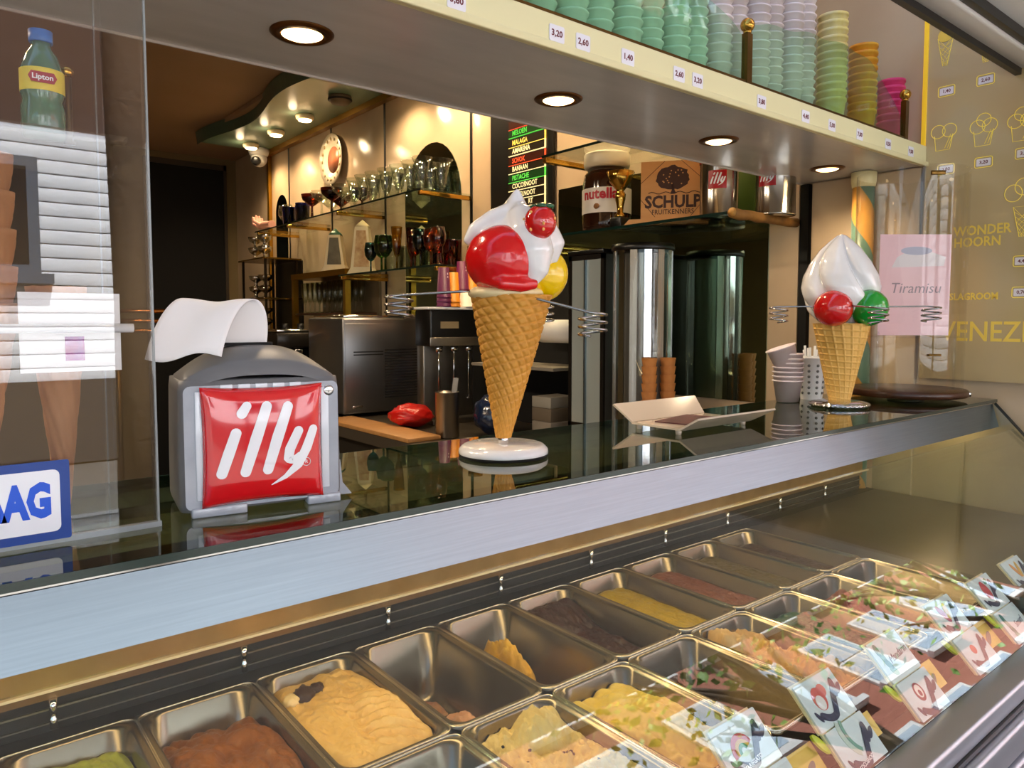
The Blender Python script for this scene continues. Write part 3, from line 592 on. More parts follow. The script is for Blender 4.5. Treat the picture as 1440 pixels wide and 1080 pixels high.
# the tall strawberry cone
t = thing('display_cone', 'large plastic ice cream cone with red and yellow scoops, cream and strawberry', 'display cone', (.770, .976, ZT))
MB().lathe([(.0, .002), (.074, .002), (.077, .006), (.076, .013), (.070, .0185), (.066, .020), (.0, .0205)], 48).build('base', mat('white_enamel', 'e8e6e4', .15, coat=.6), t)
MB().lathe([(.0745, 0), (.0765, .003), (.0765, .0055), (.0745, .006)], 48).build('base_foot', blackm, t)
MB().lathe([(.009, .0195), (.009, .036)], 20).build('stem', chrome, t)
ln = cu(.014, 0); MB().add([], []); cone = waffle(.0125, .066, .242, .031, ln, 'pads').lathe([(.012, 0), (.0125, .001)], 24, (0, 0, .031))
cone.build('waffle_cone', waf, t)
def P(u, w_, z): q = cu(u, w_); return Vector((q[0], q[1], z))
bump_ = lambda d: 1+.02*noise.noise(d*4)
MB().ball(P(.004, -.004, .276), .064, 32, (1, 1, .28)).build('rim_cream', mat('cone_rim', 'efd9a4', .3, coat=.3), t)
rs = MB().ball(P(-.002, -.026, .330), .0605, 48, (1, 1, .95), bump_).tube([P(-.035, -.055, .298), P(0, -.074, .289), P(.030, -.066, .287), P(.054, -.052, .290)], [.008, .011, .012, .009], 14).build('red_scoop', gred, t)
rr_ = rs.modifiers.new('join', 'REMESH'); rr_.mode = 'VOXEL'; rr_.voxel_size = .0026; rr_.use_smooth_shade = True; r2_ = rs.modifiers.new('soft', 'SMOOTH'); r2_.factor = .5; r2_.iterations = 14
MB().ball(P(.064, .022, .310), .0475, 40, (1, 1, 1.0), bump_).build('yellow_scoop', gyel, t)
m = MB()
def kiss(u, v_):
    prof = [(.04, .285), (.062, .305), (.072, .335), (.073, .358), (.064, .378), (.046, .397), (.031, .413), (.020, .427), (.012, .440), (.006, .450), (0, .456)]
    k = v_*(len(prof)-1); i = min(int(k), len(prof)-2); f = k-i; r = prof[i][0]+(prof[i+1][0]-prof[i][0])*f; z = prof[i][1]+(prof[i+1][1]-prof[i][1])*f
    a = 2*math.pi*u; r *= 1+.07*math.sin(5*(a+v_*2.4)); q = cu(.014+.010*v_, .014)
    return Vector((q[0]+r*math.cos(a), q[1]+r*math.sin(a), z))
m.grid(kiss, 60, 40, cu=True); q_ = cu(.014, .014); m.add([(q_[0]+.04*math.cos(k*2*math.pi/60)*(1+.07*math.sin(5*k*2*math.pi/60)), q_[1]+.04*math.sin(k*2*math.pi/60)*(1+.07*math.sin(5*k*2*math.pi/60)), .285) for k in range(60)], [tuple(range(60))])
m.tube([P(.024, .006, .425), P(.028, -.010, .405), P(.040, -.030, .372), P(.050, -.040, .338), P(.052, -.046, .308), P(.046, -.050, .288)], [.010, .024, .036, .034, .022, .008], 16)
m.tube([P(.024, 0, .410), P(.058, -.010, .384), P(.078, -.008, .352), P(.078, -.010, .325)], [.020, .032, .028, .012], 16)
m.tube([P(.018, .004, .412), P(-.016, -.004, .394), P(-.046, -.008, .376), P(-.062, -.010, .358)], [.020, .022, .018, .008], 16)
cr = m.build('whipped_cream', gwht, t); rm = cr.modifiers.new('join', 'REMESH'); rm.mode = 'VOXEL'; rm.voxel_size = .0026; rm.use_smooth_shade = True
sm = cr.modifiers.new('soft', 'SMOOTH'); sm.factor = .5; sm.iterations = 13
sb = MB().ball(P(.060, -.056, .388), .0262, 32, (1, 1, 1.08)).build('strawberry', gred2, t)
for k in range(5):
    a = k*1.256; MB().ball(P(.064, -.054, .4145)+Vector((.011*math.cos(a), .011*math.sin(a), -.002)), .0095, 14, (1.1, 1.1, .5)).build('leaf', mat('dark_leaf', '12502c', .25, coat=.5), sb)
for k in range(9):
    a = k*.9+3.3; ph = -.5+.33*(k % 4); d_ = Vector((math.cos(a)*math.cos(ph), math.sin(a)*math.cos(ph), math.sin(ph)*1.08)); MB().ball(P(.060, -.056, .388)+d_*.0262, .0024, 10, (1, 1, 1.3)).build('seed', mat('seed_yellow', 'f0b060', .3), sb)
for (u0, w0, u1, w1, z0, z1, sd) in ((-.055, -.03, -.168, -.012, .279, .273, 1), (.045, -.05, .140, -.075, .268, .243, 1), (.02, .06, .05, .17, .27, .262, -1)):
    MB().tube(coil(P(u0, w0, z0), P(u1, w1, z1), .0225, 3.0, .0125, sd), .0022, 8).build('wire_holder', wire, t)
# the smaller cone by the side wall
t = thing('display_cone', 'plastic ice cream cone with red and green scoops under a tall white swirl', 'display cone', (1.908, .966, ZT))
MB().lathe([(.0, 0), (.070, 0), (.074, .007), (.070, .014), (.045, .019), (.0, .020)], 48).build('base', chrome, t)
for k in range(40):
    a = 2*math.pi*k/40
rope = MB().tube([(.0735*math.cos(2*math.pi*k/160), .0735*math.sin(2*math.pi*k/160), .0075+.0018*math.sin(k*1.57)) for k in range(160)], .0025, 6, True).build('rope_edge', chrome, t)
waffle(.0255, .068, .205, .018, (0, 0), 'ridges').build('waffle_cone', waf2, t)
MB().ball(P(-.047, -.056, .262), .0485, 40, (1, 1, .98), bump_).build('red_scoop', gred2, t)
MB().ball(P(.046, -.052, .264), .048, 40, (1, 1, 1), bump_).build('green_scoop', ggrn, t)
def swirl(u, v_):
    prof = [(.05, .225), (.080, .255), (.096, .29), (.099, .318), (.093, .350), (.077, .385), (.054, .418), (.029, .442), (.011, .456), (0, .460)]
    k = v_*(len(prof)-1); i = min(int(k), len(prof)-2); f = k-i; r = prof[i][0]+(prof[i+1][0]-prof[i][0])*f; z = prof[i][1]+(prof[i+1][1]-prof[i][1])*f
    a = 2*math.pi*u; s_ = abs(math.sin(2.5*a+2.6*math.sin(v_*2.6-.3)+.4)); r *= 1-.26*(1-s_)**2.2
    q = cu(0, .012); return Vector((q[0]+r*math.cos(a), q[1]+r*math.sin(a), z))
MB().grid(swirl, 140, 60, cu=True).build('cream_swirl', gwht, t)
for (u0, w0, u1, w1, z0, z1, sd) in ((-.085, -.05, -.182, -.03, .267, .266, 1), (.09, -.015, .215, -.02, .267, .268, -1), (-.015, -.09, .005, -.15, .268, .263, 1)):
    MB().tube(coil(P(u0, w0, z0), P(u1, w1, z1), .0225, 3.0, .0135, sd), .0022, 8).build('wire_holder', wire, t)
# ------------------------------------------------------------------ change tray, paper cups, straw holder
t = thing('change_tray', 'clear plastic change tray with two raised flaps on the glass countertop', 'tray', (1.30, .985, ZT))
trm = mat('milky_acrylic', 'cdbda8', .15, coat=.6)
MB().box((-.125, -.062, .010), (.125, .062, .014)).build('tray_base', trm, t)
MB().prism([(-.125, 0), (.125, 0), (.15, .058), (-.135, .058)], .004, frame((0, .062, .012), (1, 0, 0), (0, .8, .6))).build('flap', trm, t)
MB().prism([(-.125, 0), (.125, 0), (.155, .050), (-.120, .050)], .004, frame((0, -.062, .012), (1, 0, 0), (0, -.82, .5))).build('flap', trm, t)
for x, y in ((-.112, -.052), (-.112, .052), (.112, -.052), (.112, .052)): MB().lathe([(.006, 0), (.007, .010)], 12, (x, y, 0)).build('foot', trm, t)
o = tag(MB().box((-.07, -.045, 0), (.08, .045, .002)).build('leaflet', mat('dark_red_print', '6a2c34', .4, var=(30, '2c2024', .3))), 'dark red printed leaflet lying in the change tray', 'leaflet'); o.location = (1.29, .985, ZT+.0143); o.rotation_euler.z = .2
cupm = mat('white_pink_paper', 'eee6e6', .55, var=(18, 'e2c6cb', .1))
def cup_mesh(r0, r1, h):
    return MB().shell([(r0*.9, .003), (r0, 0), (r1, h), (r1+.0025, h-.001), (r1+.0028, h-.004), (r1+.0005, h-.0045)], 24)
pc = cup_mesh(.030, .040, .062).lathe([(.0, .003), (.029, .0032)], 24)
for k in range(8):
    o = pc.build('paper_cup', cupm) if k == 0 else pcup.copy()
    if k == 0: pcup = o
    else: COL.objects.link(o)
    o.location = (1.905, 1.115, ZT+.002+.0125*k)
    if k == 7: o.location = (1.897, 1.112, ZT+.002+.0125*7+.008); o.rotation_euler = (-.25, -.22, 0)
    tag(o, 'white printed paper cup tilted on top of the stack beside the straw holder' if k == 7 else 'white printed paper cup in the short stack beside the straw holder', 'cup', 'paper cups beside the straw holder')
t = thing('straw_holder', 'white plastic straw cup with round holes on the glass countertop', 'straw holder', (2.035, 1.115, ZT))
MB().shell([(.030, 0), (.040, .118), (.0425, .119), (.0425, .125), (.039, .125), (.029, .004)], 32).lathe([(0, .002), (.0295, .002)], 32).build('cup', white, t)
for k in range(10):
    for j in range(6):
        a = 2*math.pi*k/10+.3; z = .02+.016*j; r = .0308+.0085*z/.1; MB().lathe([(.0042, 0), (.0042, .0012)], 10).build('hole', mat('hole_grey', '6a6a68', .7), t).matrix_local = frame((r*math.cos(a), r*math.sin(a), z), (-math.sin(a), math.cos(a), 0), (0, 0, 1))
for k in range(8):
    a = k*.785; s_ = tag(MB().tube([(0, 0, .004), (.012*math.cos(a), .012*math.sin(a), .145+.006*(k % 3))], .0035, 8).build('drinking_straw', mat('clear_straw', 'dfe2e2', .2)), 'translucent white drinking straw standing in the straw holder', 'straw', 'straws in the straw holder'); s_.location = (2.035+.012*math.cos(a), 1.115+.012*math.sin(a), ZT)
# ------------------------------------------------------------------ round acrylic cake case with the pink sign
cx_, cy_ = 2.285, .955
t = thing('cake_case', 'tall round clear acrylic case on a dark wooden disc base', 'display case', (cx_, cy_, ZT))
MB().lathe([(0, .010), (.158, .010), (.162, .014), (.162, .026), (.158, .030), (0, .030)], 64).build('wooden_base', darkwood, t)
MB().lathe([(.05, 0), (.05, .010)], 24).build('foot', black, t)
MB().shell([(.148, .0305), (.148, .66)], 64).build('acrylic_drum', glass('case_acrylic', 'f6f4ee', ior=1.45), t)
for zz in (.182,): MB().lathe([(0, zz), (.144, zz), (.144, zz+.004), (0, zz+.004)], 48).build('shelf', gl_acr, t)
for px_ in (-.13, .09):
    q = cu(px_, -.085); MB().tube([(q[0], q[1], .035), (q[0], q[1], .20)], .0035, 8).build('rod', gl_acr, t)
q = cu(-.005, -.149); MB().box((-.018, -.003, -.006), (.018, .003, .006), .002).build('latch', brass, t).matrix_local = frame((q[0], q[1], .135), (CR.x, CR.y, 0), (math.cos(YAW), math.sin(YAW), 0)) @ Matrix.Rotation(-math.pi/2, 4, 'X')
q = cu(-.01, -.148); MB().box((-.02, -.003, -.006), (.02, .003, .006), .002).build('latch', brass, t).matrix_local = frame((q[0], q[1], .635), (CR.x, CR.y, 0), (0, 0, 1)) @ Matrix.Rotation(-math.pi/2, 4, 'X')
q = cu(.15, -.085); MB().lathe([(.006, 0), (.008, .01), (.005, .014), (0, .015)], 14, (q[0]*.93, q[1]*.93, .012)).build('knob', chrome, t)
pink = mat('pink_paper', 'f2c4d2', .6, var=(4, 'f6d3dd', .2)); pen = mat('pencil_grey', 'a08a98', .6)
q = cu(-.012, -.055); pf_ = frame((0, 0, 0), (CR.x, CR.y, 0), (0, 0, 1))
t = thing('pink_sign', 'pink paper sign with a handwritten word inside the acrylic case', 'sign', (cx_+q[0], cy_+q[1], ZT+.188))
MB().prism([(-.105, 0), (.100, 0), (.100, .290), (-.105, .290)], .001, pf_).build('sheet', pink, t)
text('Tiramisu', .042, pen, t, pf_ @ Matrix.Translation((0, .135, .0012)), .0001, 'handwriting', shear=.2)
poly_part('drawn_cake', [(-.07, .195), (.08, .20), (.085, .225), (.0, .255), (-.055, .225)], mat('drawing_white', 'e9dfe8', .6), t, pf_ @ Matrix.Translation((0, 0, .0012))); poly_part('drawn_plate', circ(.0, .243, .045, .012), mat('drawing_blue', 'b8b6d0', .6), t, pf_ @ Matrix.Translation((0, 0, .0014)))
# ------------------------------------------------------------------ gallery of cup stacks above the fascia
g = thing('cup_gallery', 'brass gallery rail with wavy mint acrylic panes along the cup shelf', 'railing', (0, 0, 2.0225))
for x in (.62, 1.521, 2.352):
    MB().box((x-.010, 1.004, 0), (x+.010, 1.020, .122)).build('post', brass, g); MB().lathe([(.008, .122), (.010, .126), (.008, .129)], 16, (x, 1.012, 0)).ball((x, 1.012, .142), .0165, 20).build('ball_finial', brassb, g)
for xa, xb in ((-.3, .609), (.631, 1.510), (1.532, 2.341)):
    MB().box((xa, 1.006, .002), (xb, 1.018, .014)).build('bottom_rail', brass, g)
    top = [(xb-(xb-xa)*k/60, .150+.05*math.sin(math.pi*(k/60)**.8)+.004*math.sin(k*.5) - .10*max(0, (1-k/20))**1.5*(1 if xb > 2 else .45)) for k in range(61)]
    MB().prism([(xa, .015), (xb, .015)]+top, .003, frame((0, 1.0135, 0), (1, 0, 0), (0, 0, 1))).build('mint_pane', gl_green, g)
mint = mat('pane_tinted_paper', 'dff0e4', .55, var=(20, 'cfe6d6', .1)); pinkw = mat('pink_white_paper', 'f4eeec', .55, var=(15, 'eedfe0', .1))  # mint: the pane's green tint put into the colour of white cups
cm0 = MB().shell([(.0225, 0), (.033, .052), (.0355, .0525), (.0362, .0555), (.0345, .0575), (.0325, .055), (.022, .003)], 22).lathe([(0, .002), (.0222, .002)], 22)
base_cups = {}
def cup(m, loc, label, grp):
    if m.name not in base_cups: o = cm0.build('ice_cream_cup', m); base_cups[m.name] = o
    else: o = base_cups[m.name].copy(); COL.objects.link(o)
    o.location = loc; o.rotation_euler.z = random.uniform(0, 6); return tag(o, label, 'cup', grp)
xs = [.70+.0785*k for k in range(19)]
stx = [x for x in xs if x < 1.93]
for i, x in enumerate(stx):
    pinkish = x > 1.45
    nc = 15
    for k in range(nc):
        up = k > 8 and pinkish
        cup(pinkw if pinkish else mint, (x, 1.075+.006*math.sin(i*3), 2.0225+.0215*k), ('pink-white paper ice cream cup stacked near the side wall' if pinkish else 'mint tinted paper ice cream cup stacked behind the gallery rail'), 'pink-white cup stacks' if pinkish else 'mint cup stacks')
tub = MB().shell([(.030, 0), (.038, .07), (.0405, .0705), (.0405, .078), (.037, .078)], 26).lathe([(0, .002), (.030, .002)], 26)
for j, (x, n_, ca, cb, nm) in enumerate(((at(1169, 130, Y=1.072).x, 11, 'e8d34a', 'f4f1e4', 'yellow printed sundae cup with a white rim'), (at(1212, 150, Y=1.072).x, 9, 'eebc2a', 'e86a28', 'yellow and orange printed sundae cup'), (at(1252, 170, Y=1.072).x, 6, 'e83a78', 'f04e8c', 'bright pink sundae cup'))):
    m_ = mat('sundae_cup_%d' % j, ca, .5, var=(16, cb, .35))
    for k in range(n_+1):
        o = tub.build('sundae_cup', m_) if k == 0 else b0.copy()
        if k == 0: b0 = o
        else: COL.objects.link(o)
        o.location = (x, 1.072, 2.0225+.021*k); tag(o, nm+' in a stack at the gallery end', 'cup', 'sundae cups at the gallery end '+str(j))
# ------------------------------------------------------------------ yellow menu board on the side wall
bd = thing('menu_board', 'olive yellow acrylic menu board with gold outline drawings on the side wall', 'menu board', (XW-.004, 0, 0))
MB().box((-.006, .28, 1.30), (0, .992, 2.9)).build('panel', mat('olive_yellow_acrylic', 'baa67a', .12, var=(2, 'c4b085', .2), coat=.4), bd)
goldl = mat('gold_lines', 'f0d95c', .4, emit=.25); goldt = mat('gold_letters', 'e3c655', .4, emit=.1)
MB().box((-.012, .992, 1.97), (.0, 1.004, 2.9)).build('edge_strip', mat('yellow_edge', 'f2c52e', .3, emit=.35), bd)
def bp(px, py): q = at(px, py, X=XW-.011); return q.y, q.z
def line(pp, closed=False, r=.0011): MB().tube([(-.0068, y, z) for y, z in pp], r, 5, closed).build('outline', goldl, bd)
def bcirc(px, py, rx, rz, a0=0, a1=360):
    y, z = bp(px, py); n_ = 24; line([(y-rx*math.cos(math.radians(a0+(a1-a0)*k/n_)), z+rz*math.sin(math.radians(a0+(a1-a0)*k/n_))) for k in range(n_+(a1-a0 < 360))], a1-a0 == 360)
def bconed(px, py, w_, h, fill=True):
    y, z = bp(px, py)      # centre of cone mouth
    line([(y+w_/2, z), (y+.006, z-h), (y-.006, z-h), (y-w_/2, z)], True)
    for k in range(1, 6):
        f = k/6; ww = w_/2*(1-f)+.004*f
        line([(y+ww, z-h*f), (y-(w_/2*(1-min(1, f+.28))), z-h*min(1, f+.28))], r=.0005); line([(y-ww, z-h*f), (y+(w_/2*(1-min(1, f+.28))), z-h*min(1, f+.28))], r=.0005)
    line([(y+w_/2, z), (y-w_/4, z-h*.5)], r=.0005); line([(y-w_/2, z), (y+w_/4, z-h*.5)], r=.0005)
    return y, z
def bbox(px, py, s):
    y, z = bp(px, py); pp = [(y-a, z+b) for a, b in rrect(.046, .030, .005, 3)]; line(pp, True)
    poly_part('price_card', rrect(.038, .021, .002, 2), tagm, bd, frame((-.0062, y, z), *WALLF)); text(s, .0135, red_ink, bd, frame((-.0068, y, z), *WALLF), .0001, 'price', bold=.0003)
def bcup(px, py, s_=1, three=True):
    y, z = bp(px, py)
    line([(y+.026*s_, z), (y+.021*s_, z-.045*s_), (y-.018*s_, z-.045*s_), (y-.026*s_, z)], False)
    for dy, dz, r in ((.016, .012, .020), (-.016, .012, .020))+(((0, .030, .019),) if three else ()):
        line([(y+(dy+r*math.cos(k*.3))*s_, z+(dz+r*math.sin(k*.3))*s_) for k in range(21)], True)
    for k in (0, 1): line([(y-(.004+.008*k)*s_, z-.040*s_), (y-(.020+.006*k)*s_, z)], r=.0008)
y, z = bconed(1330, 52, .044, .085); MB().prism(circ(0, 0, .022, .02), .001, frame((-.0068, y, z+.006), *WALLF)).build('gold_scoop', goldt, bd)
bconed(1387, 55, .034, .065); bbox(1331, 128, '1,40'); bbox(1386, 112, '2,60')
bcup(1327, 190, 1, False); bcup(1383, 183); bcup(1437, 175); bbox(1330, 238, '2,80'); bbox(1383, 228, '3,20'); bbox(1441, 215, '3,80')
y, z = bconed(1438, 290, .046, .085); bcirc(1425, 272, .022, .024); bcirc(1440, 262, .022, .024); bbox(1438, 367, '4,40'); bbox(1436, 411, '0,70')
for s_, px, py, sz in (('WONDER', 1341, 327, .040), ('HOORN', 1341, 343, .040), ('SLAGROOM', 1335, 418, .029), ('VENEZIA', 1322, 467, .084)):
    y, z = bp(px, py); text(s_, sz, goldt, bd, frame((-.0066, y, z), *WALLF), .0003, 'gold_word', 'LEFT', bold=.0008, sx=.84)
# ------------------------------------------------------------------ acrylic screen with giant cones at the left end
t = thing('acrylic_screen', 'clear acrylic box screen standing at the end of the glass countertop', 'screen', (0, 0, ZT))
MB().box((-1.0, .878, .0), (.200, .882, .712)).build('front_pane', gl_acr, t); MB().box((.196, .8821, 0), (.200, 1.16, .712)).build('side_pane', gl_acr, t)
for y in (.880, 1.158): MB().box((.1995, y-.0022, 0), (.2015, y+.0022, .712)).build('edge_bar', mat('acrylic_edge', '8d9496', .08, spec=.9), t)
MB().box((-1.0, .876, 0), (.203, .884, .006)).build('foot_strip', mat('acrylic_edge', 'c9cfd2'), t)
MB().tube([(-1.0, .90, .222), (.185, .90, .222)], .005, 10).build('cross_rod', mat('clear_rod', 'dfe4e6', .08, spec=.9), t)
MB().box((-1.0, .9, .425), (.185, 1.14, .431)).build('shelf', gl_acr, t)
bl = mat('sign_blue', '0b3c8f', .35); bl2 = mat('letter_blue', '0a55d8', .35)
t = thing('notice_sign', 'white sign with blue border and blue capital letters on the acrylic screen', 'sign', (.035, .8745, ZT+.046), 0)
MB().prism(rrect(.16, .082, .002, 2), .002, frame((0, 0, 0), *FRONTF)).build('border', bl, t); MB().prism(rrect(.142, .064, .006, 4), .0006, frame((0, -.002, 0), *FRONTF)).build('face', mat('sign_white', 'eef2f8', .3), t)
text('VRAAG', .046, bl2, t, frame((.063, -.0028, 0), *FRONTF), .0003, align='RIGHT', bold=.0026, sx=.62)
bigw = mat('wafer_brown', 'c08a5a', .7, var=(12, 'b07a48', .25), bump=(40, .4, .004))
wc = MB().grid(lambda u, v_: Vector(((.010+.040*v_+.0016*math.sin(9*2*math.pi*u+v_*30))*math.cos(2*math.pi*u), (.010+.040*v_+.0016*math.sin(9*2*math.pi*u+v_*30))*math.sin(2*math.pi*u), .24*v_)), 48, 40, cu=True)
w0 = wc.build('giant_wafer_cone', bigw); sd_ = w0.modifiers.new('thick', 'SOLIDIFY'); sd_.thickness = .002
spots = [(.035, .955, .008), (.035, .955, .047), (.035, .955, .086), (.035, .955, .125), (.035, .955, .164), (.128, 1.02, .008), (.128, 1.02, .03), (-.07, .97, .008), (-.07, .97, .06)]
for i, (x, y, z) in enumerate(spots):
    o = w0 if i == 0 else w0.copy()
    if i: COL.objects.link(o)
    o.location = (x, y, ZT+z); sl_ = 1.0 if y < 1 else .62; o.scale = (sl_, sl_, 1)
    tag(o, 'large brown wafer cone in a tall stack inside the acrylic screen' if x == .035 else 'slim brown wafer cone beside the tall stack in the acrylic screen' if x == .128 else 'brown wafer cone at the outer end of the acrylic screen', 'cone', 'wafer cones in the acrylic screen')
t = thing('paper_notice', 'white paper notice with handwriting and a pink stamp behind the acrylic', 'notice', (.125, .915, ZT+.175))
MB().box((-.045, 0, 0), (.050, .001, .085)).build('sheet', whitep, t); MB().box((-.004, -.001, .012), (.014, -.0001, .038)).build('stamp', mat('pink_stamp', 'b84a72', .6, var=(60, '8a5ab0', .3)), t)
MB().tube([(-.016+.001*k, -.0006, .048+.003*math.sin(k*1.1)*(1 if k % 7 else .3)) for k in range(34)], .0004, 5).build('handwriting', mat('brown_pen', '6a4038', .6), t)
t = thing('iced_tea_bottle', 'clear green iced tea bottle with a blue cap and yellow label', 'bottle', (at(62, 185, Y=.985).x, .985, ZT+.432)); t.scale = (.72,)*3
MB().lathe([(0, 0), (.026, 0), (.030, .006), (.030, .05), (.027, .06), (.030, .07), (.030, .105), (.022, .13), (.014, .142), (.014, .15)], 32).build('body', mat('green_tea', '4e7a52', .08, coat=.6, var=(20, '3a6a66', .2)), t)
MB().lathe([(.016, .150), (.0165, .152), (.0165, .168), (0, .169)], 24).build('cap', mat('blue_cap', '2f6fb4', .35), t)
MB().shell([(.0304, .072), (.0304, .106)], 32).build('label', mat('yellow_label', 'e6cf4a', .4), t)
lf = frame((-.003, -.0315, .09), *FRONTF); MB().prism([(-.019, 0), (-.015, .008), (.015, .008), (.019, 0), (.015, -.008), (-.015, -.008)], .001, lf).build('logo_badge', mat('badge_red', 'a01c34', .4), t)
text('Lipton', .011, whiteink, t, lf @ Matrix.Translation((0, 0, .0013)), .0001, 'logo_letters', bold=.0003)
t = thing('brass_post', 'slim brass post with a ball top beside the tea bottle', 'post', (at(97, 185, Y=.985).x, .985, ZT+.432)); t.scale = (.72,)*3
MB().lathe([(.009, 0), (.009, .004), (.006, .006), (.006, .105)], 16).build('shaft', brass, t); MB().ball((0, 0, .113), .0095, 18).build('ball', brassb, t)
# ------------------------------------------------------------------ glass shelves on the side wall
def gshelf(name, label, y0, y1, z, x0=2.125, br=()):
    t = thing(name, label, 'shelf', (0, 0, z))
    MB().box((x0, y0, -.010), (XW-.005, y1, 0)).build('pane', gl_clear, t)
    MB().box((x0-.0015, y0, -.0105), (x0-.0002, y1, -.0002)).build('front_edge', glassedge, t)
    for y in br: MB().box((x0-.004, y-.012, -.034), (XW-.005, y+.012, -.0106), .003).build('bracket', brassb, t)
    return t
gshelf('glass_shelf', 'upper clear glass shelf with brass brackets across the arched mirror', 3.41, 5.92, 2.195, br=(3.425, 4.42, 5.25, 5.85))
gshelf('glass_shelf', 'lower clear glass shelf of coloured glasses below the upper one', 3.25, 4.42, 1.778, br=(3.265, 4.38))
t = gshelf('glass_shelf', 'clear glass shelf carrying the wooden sign and coffee tins', 1.44, 2.70, 1.838, 2.07, (2.68,))
zz = at(762, 219, X=2.07).z
gshelf('glass_shelf', 'short empty glass shelf above the chocolate spread jar', 1.75, at(762, 219, X=2.07).y, zz, 2.07, (at(762, 219, X=2.07).y-.02,))
t = thing('wooden_log', 'short round log with bark fixed at the shelf end beside the tins', 'log', (2.265, 1.422, 1.830))
lg = mat('log_bark', '9a6a28', .7, var=(18, '6d4516', .3), bump=(30, .5, .004))
MB().tube([(-.195+.39*k/8, .002*math.sin(k*2), .002*math.cos(k*3)) for k in range(9)], [.017+.0015*math.sin(k*2.3) for k in range(9)], 16).build('bark', lg, t)
MB().lathe([(.0165, 0), (0, .001)], 16).build('cut_end', mat('log_end', 'c08a3c', .6), t).matrix_local = frame((-.1955, 0, .002), (0, -1, 0), (0, 0, 1))
# ------------------------------------------------------------------ glassware
def gm(name, tint): return glass(name, tint, ior=1.7)
clr = gm('ware_clear', 'eef2ec'); amb = gm('ware_amber', 'd98a3a'); brn = gm('ware_brown', '8a4a2c'); blu = gm('ware_blue', '2a3aa0'); grn = gm('ware_green', '7fb06a'); tea = gm('ware_teal', '3a8a90'); rdg = gm('ware_red', 'c8302a'); yel = gm('ware_yellow', 'e2c83c')
PR = {'tulip': [(.040, 0), (.042, .004), (.012, .014), (.010, .030), (.020, .046), (.030, .075), (.036, .120), (.046, .165), (.060, .196), (.063, .200), (.060, .199), (.044, .166), (.034, .12), (.027, .075), (.016, .05), (.0, .044)],
      'coupe': [(.045, 0), (.046, .004), (.010, .012), (.007, .06), (.007, .085), (.03, .100), (.060, .125), (.070, .160), (.068, .160), (.058, .127), (.028, .103), (0, .098)],
      'tumbler': [(.036, 0), (.040, .004), (.046, .12), (.048, .125), (.045, .124), (.036, .01), (0, .009)],
      'goblet': [(.036, 0), (.037, .003), (.006, .010), (.005, .07), (.02, .08), (.036, .105), (.040, .14), (.034, .185), (.032, .185), (.037, .14), (.033, .106), (.016, .084), (0, .08)],
      'flute': [(.032, 0), (.033, .003), (.005, .010), (.005, .06), (.014, .075), (.022, .12), (.028, .21), (.026, .21), (.020, .12), (.011, .078), (0, .074)]}
wb_ = {}
def ware(kind, m, loc, label, grp, inv=False, sc=1):
    key = (kind, m.name)
    if key not in wb_:
        nm = {'tulip': 'sundae_glass', 'coupe': 'coupe_glass', 'tumbler': 'tumbler', 'goblet': 'goblet', 'flute': 'flute_glass'}[kind]
        mb_ = MB()
        if kind == 'tulip':
            pr = PR['tulip']
            def f(u, v_):
                k = v_*(len(pr)-1); i = min(int(k+1e-6), len(pr)-2); q = k-i; r = pr[i][0]+(pr[i+1][0]-pr[i][0])*q; z = pr[i][1]+(pr[i+1][1]-pr[i][1])*q
                r *= 1+.035*math.sin(12*2*math.pi*u)*(z > .05); return Vector((r*math.cos(2*math.pi*u), r*math.sin(2*math.pi*u), z))
            mb_.grid(f, 48, len(pr), cu=True)
        else: mb_.shell(PR[kind], 26)
        o = mb_.build(nm, m); wb_[key] = o
    else: o = wb_[key].copy(); COL.objects.link(o)
    o.location = loc; o.scale = (sc, sc, sc); o.rotation_euler = (0, 0, random.uniform(0, 6)); tag(o, label, 'glass', grp); return o
ZA = 2.1955
for i in range(7):
    for j, x in enumerate((2.19, 2.36)): ware('tulip', clr, (x+.01*math.sin(i), 3.50+.133*i+.06*j, ZA), 'clear fluted sundae glass before the arched mirror', 'sundae glasses before the arched mirror', sc=.92+.10*((i*3+j) % 3))
for i in range(4):
    for j, x in enumerate((2.2, 2.37)): ware('coupe', brn if (i+j) % 2 else clr, (x, 4.50+.16*i+.05*j, ZA), 'brown stemmed coupe glass on the upper glass shelf' if (i+j) % 2 else 'clear stemmed coupe glass among the brown ones', 'stemmed coupes on the upper shelf', sc=1.1)
for i in range(3): ware('tumbler', blu, (2.22+.05*(i % 2), 5.19+.125*i, ZA), 'deep blue tumbler on the upper glass shelf', 'blue tumblers', sc=1.15)
for i in range(2):
    for j, x in enumerate((2.2, 2.35)): ware('goblet', clr, (x+.06, 5.565+.09*i, ZA), 'clear goblet at the far end of the upper glass shelf', 'clear goblets on the upper shelf', sc=1.0)
ZB = 1.7785
